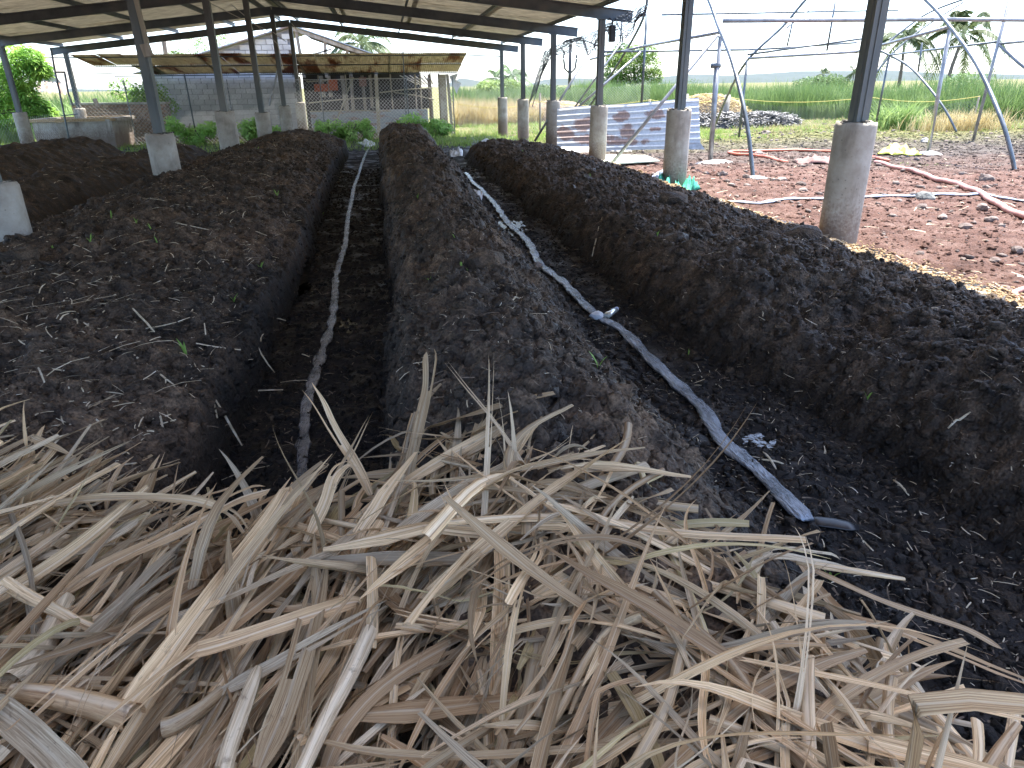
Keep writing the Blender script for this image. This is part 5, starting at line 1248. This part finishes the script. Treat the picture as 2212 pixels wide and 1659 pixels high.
n = 2600; a = rng.uniform(-2.8, 2.5, n); b2 = rng.uniform(-1.15, .9, n); zq = .55*np.clip(1-(a/2.9)**4-(b2/1.2)**2, 0, 1)**.6+.22*fbm(a*4, b2*4, 17, 4); V, Fc = strips(n, a, b2, zq, rng.uniform(.15, .5, n), rng.uniform(.02, .06, n), tilt=.5); o2 = mk('mulch_strips', V, Fc, pm('grey_mulch', [(.14, .14, .14), (.24, .235, .22), (.36, .35, .33)], 9, .7, 0), o); o2['kind'] = 'stuff'
h3 = mk('manure_heap', *grid(np.linspace(-2.0, 2.0, 40), np.linspace(-1.2, 1.2, 20), lambda x, y: 1.05*np.clip(1-(x/2.0)**4-(y/1.2)**2, 0, 1)**.5+.2*fbm(x*3, y*3, 27, 4)-.05), bpy.data.materials['manure'], smooth=True)
h3.location = (at(1195, 215, Y=38)[0], 38, GZ); tag(h3, 'flat topped brown heap beyond the fence behind the fourth right post', 'heap')

# utility pole and wires
Yp = 78; p = at(1232, 95, Y=Yp); UP = thing('utility_pole', 'dark utility pole with a forked cross arm and insulators beyond the field', 'utility pole', (p[0], Yp, -.3))
h = p[2]+.3; MB().tube([(0, 0, 0), (0, 0, h)], [.2, .14], 8).build('pole', M_BLACK, UP, True)
k = (at(1245, 135, Y=Yp)[0]-p[0]); zc = at(1232, 128, Y=Yp)[2]+.3
MB().tube([(-k, 0, zc), (-k*.8, 0, zc-.9), (0, 0, zc-1.4), (k*.8, 0, zc-.9), (k, 0, zc)], .10, 6).build('cross_arm', M_BLACK, UP)
for x, z in ((-k, zc+.1), (k, zc+.1), (0, h+.1)): MB().tube([(x, 0, z), (x, 0, z+.35)], [.12, .07], 6).build('insulator', M_BLACK, UP)
for i, (x, z, z2) in enumerate(((-k, zc+.4, 0), (k, zc+.4, .4), (0, h+.4, .8))):
    P = [(p[0]+x+(60*(t_)), Yp-2*t_, z-.3-1.2*sin(pi*t_)) for t_ in np.linspace(0, 1, 12)]
    P2 = [(p[0]+x-(70*(t_)), Yp-4*t_, z-.3-1.2*sin(pi*t_)) for t_ in np.linspace(0, 1, 12)]
    m_ = MB().tube(P, .018, 4).tube(P2, .018, 4); m_.V = [(v[0]-p[0], v[1]-Yp, v[2]) for v in m_.V]; m_.build('power_line', M_BLACK, UP)

# hills
def hills(x0, x1, Y, prof, label):
    xs = np.linspace(x0, x1, 160); V = []; 
    for j in range(8):
        t_ = j/7
        for x in xs: V.append((x, Y+t_*2500, -5+np.interp(x, *prof)*sin(t_*pi/2)*(1+.25*float(fbm(x*.004, t_*3, 3, 4)))))
    V = np.array(V); m_ = len(xs); Fc = np.array([(j*m_+i, j*m_+i+1, (j+1)*m_+i+1, (j+1)*m_+i) for j in range(7) for i in range(m_-1)])
    o = mk('hills', V, Fc, M_HILL, smooth=True); struct(o); return o
Yh = 7000
def hx(px): return at(px, 180, Y=Yh+2500)[0]
def hz(px, py): return at(px, py, Y=Yh+2500)[2]+5
pp = [(-2600, 190), (-300, 186), (400, 196), (960, 190), (985, 170), (1010, 168), (1040, 180), (1130, 186), (1150, 176), (1200, 167), (1260, 172), (1330, 175), (1400, 168), (1480, 160), (1530, 165), (1600, 160), (1640, 160), (1700, 155), (1800, 152), (1860, 153), (1900, 168), (2050, 160), (2200, 170), (2600, 165), (4200, 180)]
prof = ([hx(a) for a, _ in pp], [hz(a, b) for a, b in pp])
hills(hx(-2600), hx(4200), Yh, prof, '')

# ------------------------------------------------------------------ the heap of dry cane leaves in the foreground
HEAP = thing('cane_leaf_heap', 'heap of dry tan sugarcane leaves covering the beds in the foreground', 'leaf heap')
def heap_edge(x): return np.interp(x, [-2.6, -1.9, -1.2, -.6, 0, .35, .8, 1.15, 1.4], [2.3, 2.3, 2.1, 1.95, 1.95, 1.5, 1.08, .92, .55])
def heap_z(x, y):
    x = np.asarray(x, float); y = np.asarray(y, float)
    e = heap_edge(x)-y; m_ = sstep(-.05, .55, e)
    base = sum(0 for _ in ())+np.maximum(floor_z(x, y), np.maximum.reduce([bed_z(k, x, y, False) for k in ('L', 'C', 'R')]))
    tgt = .46+.05*sstep(-.2, -1.5, x)-.30*sstep(.6, 1.35, x)+.08*fbm(x*1.5, y*1.5, 301, 2)
    return base*(1-m_)+np.maximum(tgt, base+.04)*m_
SEGS = 16
def leaf_geo(P, W, kind='blade', up0=None, fold=.35, taper=(.35, .55), twist=0.0, uoff=0):
    """P (n,3) centreline, W max width.  returns V, F, uv"""
    P = np.asarray(P, float); n = len(P); T = np.gradient(P, axis=0); T /= np.linalg.norm(T, axis=1)[:, None]+1e-9
    up = np.array([0, 0, 1.0]) if up0 is None else np.array(up0, float)
    V = []; uv = []
    if kind == 'tube': ang = np.linspace(-pi*.93, pi*.93, 11)
    elif kind == 'half': ang = np.linspace(-pi*.5, pi*.5, 9)
    else: ang = np.array([-1, -.55, -.12, .12, .55, 1])
    for i in range(n):
        t = i/(n-1); s = np.cross(T[i], up); s /= np.linalg.norm(s)+1e-9; u = np.cross(s, T[i])
        tw = twist*t; s2 = s*cos(tw)+u*sin(tw); u2 = u*cos(tw)-s*sin(tw)
        if kind in ('tube', 'half'):
            r = W/2*(.8+.35*t) if kind == 'tube' else W*.45*(1-.5*t**3)
            for a in ang:
                rr = r*(1+.05*sin(a*3+t*9)); V.append(P[i]+s2*sin(a)*rr+u2*(cos(a)*rr*(1 if kind == 'tube' else .55)-r*.3)); uv.append(((a/pi+1)/2, t*1.2+uoff))
        else:
            w_ = W/2*(min(1, taper[0]+t*3))*(1-max(0, (t-taper[1])/(1-taper[1]))**1.6*.96)
            for a in ang:
                V.append(P[i]+s2*a*w_+u2*(abs(a)**1.2*w_*fold+.12*w_*sin(t*17+a*2))); uv.append(((a+1)/2, t*1.5+uoff))
    k = len(ang); Fc = [(i*k+j, i*k+j+1, (i+1)*k+j+1, (i+1)*k+j) for i in range(n-1) for j in range(k-1)]
    if kind == 'blade' and W > .012 and random.random() < .5:      # torn lengthwise towards the tip, the shreds spread apart
        js = random.choice([1, 2, 3]); i0 = int(n*random.uniform(.35, .8)); sg = random.uniform(.3, 1.3)*W
        Fc = [f for f in Fc if not (f[0] % k == js and f[0]//k >= i0)]
        for i in range(i0, n):
            q = ((i-i0)/(n-i0))**1.3*sg; s = np.cross(T[i], up); s /= np.linalg.norm(s)+1e-9
            for j in range(k): V[i*k+j] = V[i*k+j]+s*(q*.5 if j > js else -q*.5)+np.array([0, 0, q*.5*(j > js)])
    if kind == 'blade' and random.random() < .3:                    # ragged broken end
        for j in range(k): V[(n-1)*k+j] = V[(n-1)*k+j]+T[-1]*random.uniform(-.03, .02)
    return V, Fc, uv
def curve_pts(c, L, head, pitch, kl, kv, kink=None, n=SEGS, wsc=1.0):
    """centreline built around centre c by integrating heading and pitch"""
    wv = (random.gauss(0, .9)*wsc, random.uniform(3, 7), random.random()*6, random.gauss(0, .8)*wsc)
    P = [np.zeros(3)]; h, p = head-kl/2, pitch+kv/2; ds = L/(n-1)
    for i in range(n-1):
        t = i/(n-1); h += kl/(n-1)+wv[0]*cos(t*wv[1]+wv[2])/(n-1); p -= kv/(n-1)+wv[3]*sin(t*wv[1]*1.2+wv[2])/(n-1)
        if kink and abs(t-kink[0]) < .5/(n-1): h += kink[1]; p += kink[2]
        P.append(P[-1]+ds*np.array([cos(h)*cos(p), sin(h)*cos(p), sin(p)]))
    P = np.array(P); return P-P[n//2]+np.array(c)
def ground_clamp(P, off):
    z = heap_z(P[:, 0], P[:, 1])+off; dz = z-P[:, 2]
    lift = max(0, dz.max()) if dz.max() < .12 else 0
    P = P.copy(); P[:, 2] = np.maximum(P[:, 2], z); 
    # smooth the heights a little
    q = np.pad(P[:, 2], 1, 'edge'); P[:, 2] = np.maximum((q[:-2]+q[1:-1]*2+q[2:])/4, z-.004); return P
def rand_leaf(x, y, layer, small=False):
    left = sstep(.35, -.5, x)
    r = random.random()
    if r < .35+.52*left: head = radians(random.gauss(61+13*left, 11))
    elif r < .82: head = radians(random.gauss(18, 28))
    else: head = radians(random.uniform(-70, 180))
    if x > .4 and random.random() < .35: head = radians(random.gauss(120, 25))
    if random.random() < .5: head += pi
    L = random.uniform(.38+.1*left, .95)*(.42 if small else 1)*(1-.3*(x > .6)); 
    kind = 'blade'; rr = random.random()
    W = (random.triangular(.006, .046, .017) if random.random() > left*.8 else random.triangular(.014, .050, .028))*(.5 if small else 1)
    if not small and rr < .08: kind = 'tube'; W = random.uniform(.016, .030); L = random.uniform(.2, .5)
    elif not small and rr < .24: kind = 'half'; W = random.uniform(.016, .036)
    pitch = random.gauss(.03, .10)+(.12 if y > heap_edge(x)-.35 and random.random() < .5 else 0)
    kv = random.uniform(-.2, .5); kl = random.gauss(0, .35)
    kink = (random.uniform(.25, .8), random.gauss(0, .5), random.gauss(0, .5)) if random.random() < .22 and kind == 'blade' else None
    if random.random() < .12 and kind == 'blade': kv = random.uniform(1.2, 2.6); pitch = random.uniform(.2, .7); W *= .6
    W *= min(1, .5+y*.55)
    off = .006+layer
    c = (x, y, float(heap_z(np.array([x]), np.array([y]))[0])+off+max(0, pitch)*L*.25)
    P = curve_pts(c, L, head, pitch, kl, kv, kink, wsc=1-.6*left)
    P = ground_clamp(P, off*.85)
    if kind == 'tube': P[:, 2] += W*.35
    return leaf_geo(P, W, kind, up0=(random.gauss(0, .35), random.gauss(0, .35), 1), fold=random.uniform(-.5, 1.1), taper=(random.choice([.25, .4, .8]), random.choice([.25, .4, .6])), twist=random.gauss(0, 1.1), uoff=random.random()*9)
def leaf_obj(g, rnd):
    V, Fc, uv = g; o = mk('leaf', V, Fc, M_LEAF, HEAP, True, attrs={'rnd': np.full(len(V), rnd)}, uv=uv); return o
def sample_xy():
    while True:
        x = random.uniform(-2.5, 1.35); y = random.uniform(.15, 2.6)
        if y < heap_edge(np.array([x]))[0]+random.gauss(0, .07) and abs(x) < 1.15*y+.9 or False:
            if y < heap_edge(np.array([x]))[0]+.12: return x, y
# lower layers: one joined part
AV, AF, AU, AR = [], [], [], []; base = 0
def addjoined(g, rnd):
    global base
    V, Fc, uv = g; AV.extend(V); AU.extend(uv); AR.extend([rnd]*len(V)); AF.extend([tuple(i+base for i in f) for f in Fc]); base += len(V)
for i in range(1500):
    x, y = sample_xy(); addjoined(rand_leaf(x, y, -.05+.075*i/1300, small=random.random() < .15), random.random())
for i in range(1700):
    x, y = sample_xy()
    if x < -.2 and random.random() < .6: continue
    addjoined(rand_leaf(x, y, random.uniform(-.02, .05), small=True), random.random())
o = mk('leaf_litter', AV, np.array(AF), M_LEAF, HEAP, True, attrs={'rnd': AR}, uv=AU); o['kind'] = 'stuff'
# under-layer so no soil shines through the middle of the heap
V, Fc = grid(np.linspace(-2.7, 1.3, 70), np.linspace(.0, 2.6, 60), lambda x, y: heap_z(x, y)-.07-.25*(y > heap_edge(x)-.25))
o = mk('heap_core', V, Fc, pm('leaf_mould', [(.05, .035, .022), (.12, .085, .055)], 30, .95, .8, 60, .01), HEAP, True)

HERO = [ # points (px,py,z), width, kind, colour seed
 ([(800,1070,.42),(770,1010,.47),(720,930,.55),(690,875,.60),(664,840,.63)], .034, 'blade', .2),
 ([(868,1110,.42),(885,1010,.50),(908,910,.58),(925,830,.64),(930,760,.70)], .034, 'blade', .3),
 ([(1198,850,.62),(1120,868,.62),(1040,892,.60),(960,915,.56),(915,935,.52),(860,1010,.45)], .036, 'blade', .15),
 ([(1130,905,.56),(1060,935,.56),(960,990,.54),(870,1045,.52),(790,1100,.50),(700,1180,.48)], .036, 'blade', .35),
 ([(1150,870,.60),(1050,960,.55),(960,1020,.5),(900,1060,.47)], .022, 'blade', .1),
 ([(-60,1010,.42),(0,978,.46),(65,945,.50),(72,946,.5),(130,970,.46),(172,992,.40)], .026, 'blade', .18),
 ([(40,1105,.50),(150,1085,.55),(260,1076,.58),(360,1078,.58),(440,1088,.57),(500,1112,.53),(530,1150,.50),(545,1165,.48)], .030, 'blade', .25),
 ([(150,1440,.50),(300,1370,.53),(480,1300,.56),(620,1235,.57),(760,1180,.57),(880,1145,.56),(985,1125,.55)], .034, 'blade', .62),
 ([(345,1425,.54),(450,1400,.56),(560,1365,.57),(680,1325,.57),(765,1300,.56),(775,1308,.55)], .030, 'blade', .80),
 ([(470,1500,.52),(560,1455,.55),(660,1400,.57),(760,1345,.57),(838,1305,.57)], .026, 'blade', .68),
 ([(735,1185,.52),(800,1250,.53),(870,1320,.53),(960,1360,.54),(1080,1410,.54),(1190,1470,.53)], .046, 'blade', .82),
 ([(745,1545,.52),(880,1535,.54),(1000,1522,.55),(1130,1512,.55),(1260,1503,.55),(1380,1488,.54),(1475,1455,.53)], .044, 'blade', .90),
 ([(1000,1172,.50),(1090,1188,.51),(1180,1200,.51),(1260,1220,.50),(1330,1250,.47)], .036, 'blade', .79),
 ([(1333,1085,.55),(1340,1150,.52),(1347,1220,.50),(1356,1300,.46)], .022, 'tube', .3),
 ([(1240,1386,.48),(1320,1384,.50),(1400,1378,.51),(1460,1372,.50),(1540,1350,.48)], .028, 'half', .55),
 ([(1575,1212,.32),(1640,1200,.35),(1700,1196,.36),(1760,1208,.34),(1820,1222,.30)], .034, 'blade', .56),
 ([(1720,1212,.34),(1800,1225,.34),(1880,1238,.33),(1955,1250,.30)], .022, 'half', .35),
 ([(1700,1205,.34),(1800,1250,.33),(1900,1295,.30),(2000,1330,.26),(2090,1360,.22),(2165,1402,.18)], .016, 'blade', .92),
 ([(1725,1215,.30),(1770,1275,.28),(1830,1330,.28),(1930,1360,.28),(2060,1410,.27),(2150,1450,.26),(2280,1500,.25)], .026, 'blade', .79),
 ([(1490,1498,.38),(1560,1478,.40),(1620,1462,.40),(1675,1450,.40)], .030, 'tube', .5),
 ([(1905,1380,.28),(1895,1430,.27),(1885,1480,.25)], .026, 'half', .3),
 ([(1920,1380,.26),(1960,1450,.26),(2010,1530,.26),(2060,1600,.25),(2095,1660,.24)], .024, 'tube', .62),
 ([(1915,1400,.24),(1960,1480,.24),(2000,1540,.24),(2040,1600,.22)], .018, 'blade', .6),
 ([(-40,1510,.56),(20,1550,.57),(80,1600,.58),(140,1659,.58),(190,1710,.57)], .046, 'blade', .6),
 ([(30,1490,.55),(110,1500,.56),(200,1520,.56),(288,1545,.56)], .042, 'tube', .78),
 ([(480,1490,.52),(430,1530,.53),(380,1560,.53),(350,1570,.53)], .030, 'tube', .3),
 ([(140,1290,.52),(100,1370,.54),(60,1430,.54),(20,1470,.54)], .046, 'tube', .5),
 ([(230,1270,.50),(270,1310,.50),(330,1350,.50),(400,1300,.50)], .030, 'half', .3),
 ([(345,1290,.5),(275,1330,.5),(180,1345,.5),(150,1350,.5)], .04, 'tube', .2),
 ([(1065,1320,.56),(1010,1400,.56),(950,1490,.56),(900,1580,.55),(850,1690,.53)], .012, 'blade', .85),
 ([(690,1700,.50),(740,1580,.53),(830,1480,.54),(960,1400,.53),(1080,1350,.51),(1165,1310,.49)], .028, 'blade', .9),
 ([(1150,1062,.46),(1220,1045,.50),(1290,1030,.51),(1342,1008,.52)], .016, 'blade', .3),
 ([(1170,1062,.46),(1250,1068,.49),(1340,1075,.50),(1420,1078,.48),(1475,1085,.45)], .030, 'blade', .2),
 ([(1180,1090,.44),(1260,1075,.49),(1330,1085,.50),(1380,1115,.48),(1420,1140,.45),(1460,1135,.44)], .022, 'blade', .4),
 ([(1010,1180,.46),(1060,1120,.50),(1110,1070,.53),(1130,1030,.54)], .024, 'blade', .1),
 ([(1280,1345,.40),(1400,1330,.42),(1520,1300,.42),(1640,1268,.40),(1700,1262,.37),(1760,1290,.34)], .026, 'blade', .7),
 ([(1400,1375,.38),(1520,1345,.39),(1640,1318,.38),(1740,1300,.36),(1755,1285,.37),(1752,1262,.38)], .030, 'blade', .79),
 ([(1500,1240,.36),(1520,1200,.40),(1545,1155,.42),(1560,1150,.42),(1640,1165,.38),(1710,1180,.35)], .012, 'blade', .55),
 ([(1440,1360,.38),(1490,1270,.42),(1540,1210,.43),(1600,1185,.41),(1620,1190,.4)], .016, 'blade', .5),
 ([(1420,1160,.40),(1470,1190,.42),(1510,1230,.42),(1535,1290,.40),(1545,1350,.38)], .012, 'blade', .84),
 ([(660,1170,.50),(700,1090,.54),(720,1030,.57),(745,1005,.56),(770,1010,.54)], .030, 'blade', .2),
 ([(560,1190,.50),(600,1120,.53),(640,1060,.55),(700,1010,.57),(702,1008,.57)], .018, 'blade', .3),
 ([(250,1560,.55),(330,1460,.56),(420,1340,.56),(520,1210,.55),(600,1100,.54),(625,1055,.53)], .042, 'blade', .35),
 ([(560,1659,.55),(610,1540,.56),(650,1420,.57),(680,1300,.56),(700,1200,.54)], .044, 'blade', .15),
 ([(110,1300,.52),(230,1220,.54),(380,1150,.55),(500,1085,.55),(580,1060,.54)], .036, 'blade', .93),
 ([(150,1420,.52),(260,1300,.54),(360,1200,.55),(460,1110,.55)], .034, 'blade', .6),
 ([(470,1710,.56),(500,1600,.57),(545,1480,.57),(560,1440,.56)], .030, 'half', .55),
 ([(640,1690,.55),(700,1560,.56),(760,1450,.56),(800,1360,.55)], .028, 'tube', .5),
 ([(880,1330,.52),(980,1210,.53),(1090,1090,.53),(1150,1020,.53)], .020, 'blade', .2),
 ([(1500,1659,.46),(1570,1590,.46),(1680,1530,.44),(1800,1500,.40),(1900,1520,.36),(1960,1600,.32)], .034, 'blade', .82),
 ([(1250,1540,.5),(1350,1600,.5),(1450,1659,.49)], .026, 'blade', .3),
 ([(1050,1560,.52),(1150,1600,.52),(1220,1690,.50)], .022, 'blade', .65),
 ([(1580,1480,.40),(1660,1530,.38),(1740,1620,.36),(1790,1700,.34)], .024, 'blade', .79),
 ([(1480,1450,.42),(1580,1420,.43),(1700,1400,.40),(1800,1440,.36)], .022, 'half', .3),
 ([(840,1480,.5),(960,1540,.51),(1060,1659,.50)], .034, 'blade', .75),
 ([(1110,1400,.5),(1120,1500,.5),(1100,1560,.5)], .026, 'half', .8),
 ([(0,1240,.50),(90,1200,.53),(200,1180,.54),(300,1120,.54)], .032, 'blade', .55),
 ([(-30,1180,.48),(60,1150,.5),(160,1110,.51),(250,1130,.5)], .03, 'blade', .9),
 ([(100,1030,.42),(140,1070,.44),(160,1120,.44),(165,1170,.43)], .014, 'blade', .2),
 ([(230,1100,.44),(240,1050,.50),(262,1010,.53),(290,985,.55)], .016, 'blade', .92),
]
nh = 0
for pts, W, kind, c in HERO:
    P = smooth_pts([at(px, py, Z=z) for px, py, z in pts], 5)
    leaf_obj(leaf_geo(P, W, kind, up0=(random.gauss(0, .2), random.gauss(0, .2)-.25, 1), fold=random.uniform(-.1, .5), taper=(.5, random.choice([.45, .65, .9])), twist=random.gauss(0, .35), uoff=random.random()*5), c); nh += 1
for i in range(296-nh):
    x, y = sample_xy(); leaf_obj(rand_leaf(x, y, .03+.03*random.random()), random.random())

# ------------------------------------------------------------------ air
hm = bpy.data.materials.new('haze'); hm.use_nodes = True; hm.node_tree.nodes.clear()
ho = hm.node_tree.nodes.new('ShaderNodeOutputMaterial'); hv_ = hm.node_tree.nodes.new('ShaderNodeVolumePrincipled')
hv_.inputs['Color'].default_value = (.45, .72, 1.0, 1); hv_.inputs['Density'].default_value = .000007; hv_.inputs['Anisotropy'].default_value = .2
hm.node_tree.links.new(hv_.outputs[0], ho.inputs['Volume'])
hz_ = MB().box((0, 4500, 300), (30000, 17000, 612)).build('haze', hm); stuff(hz_)
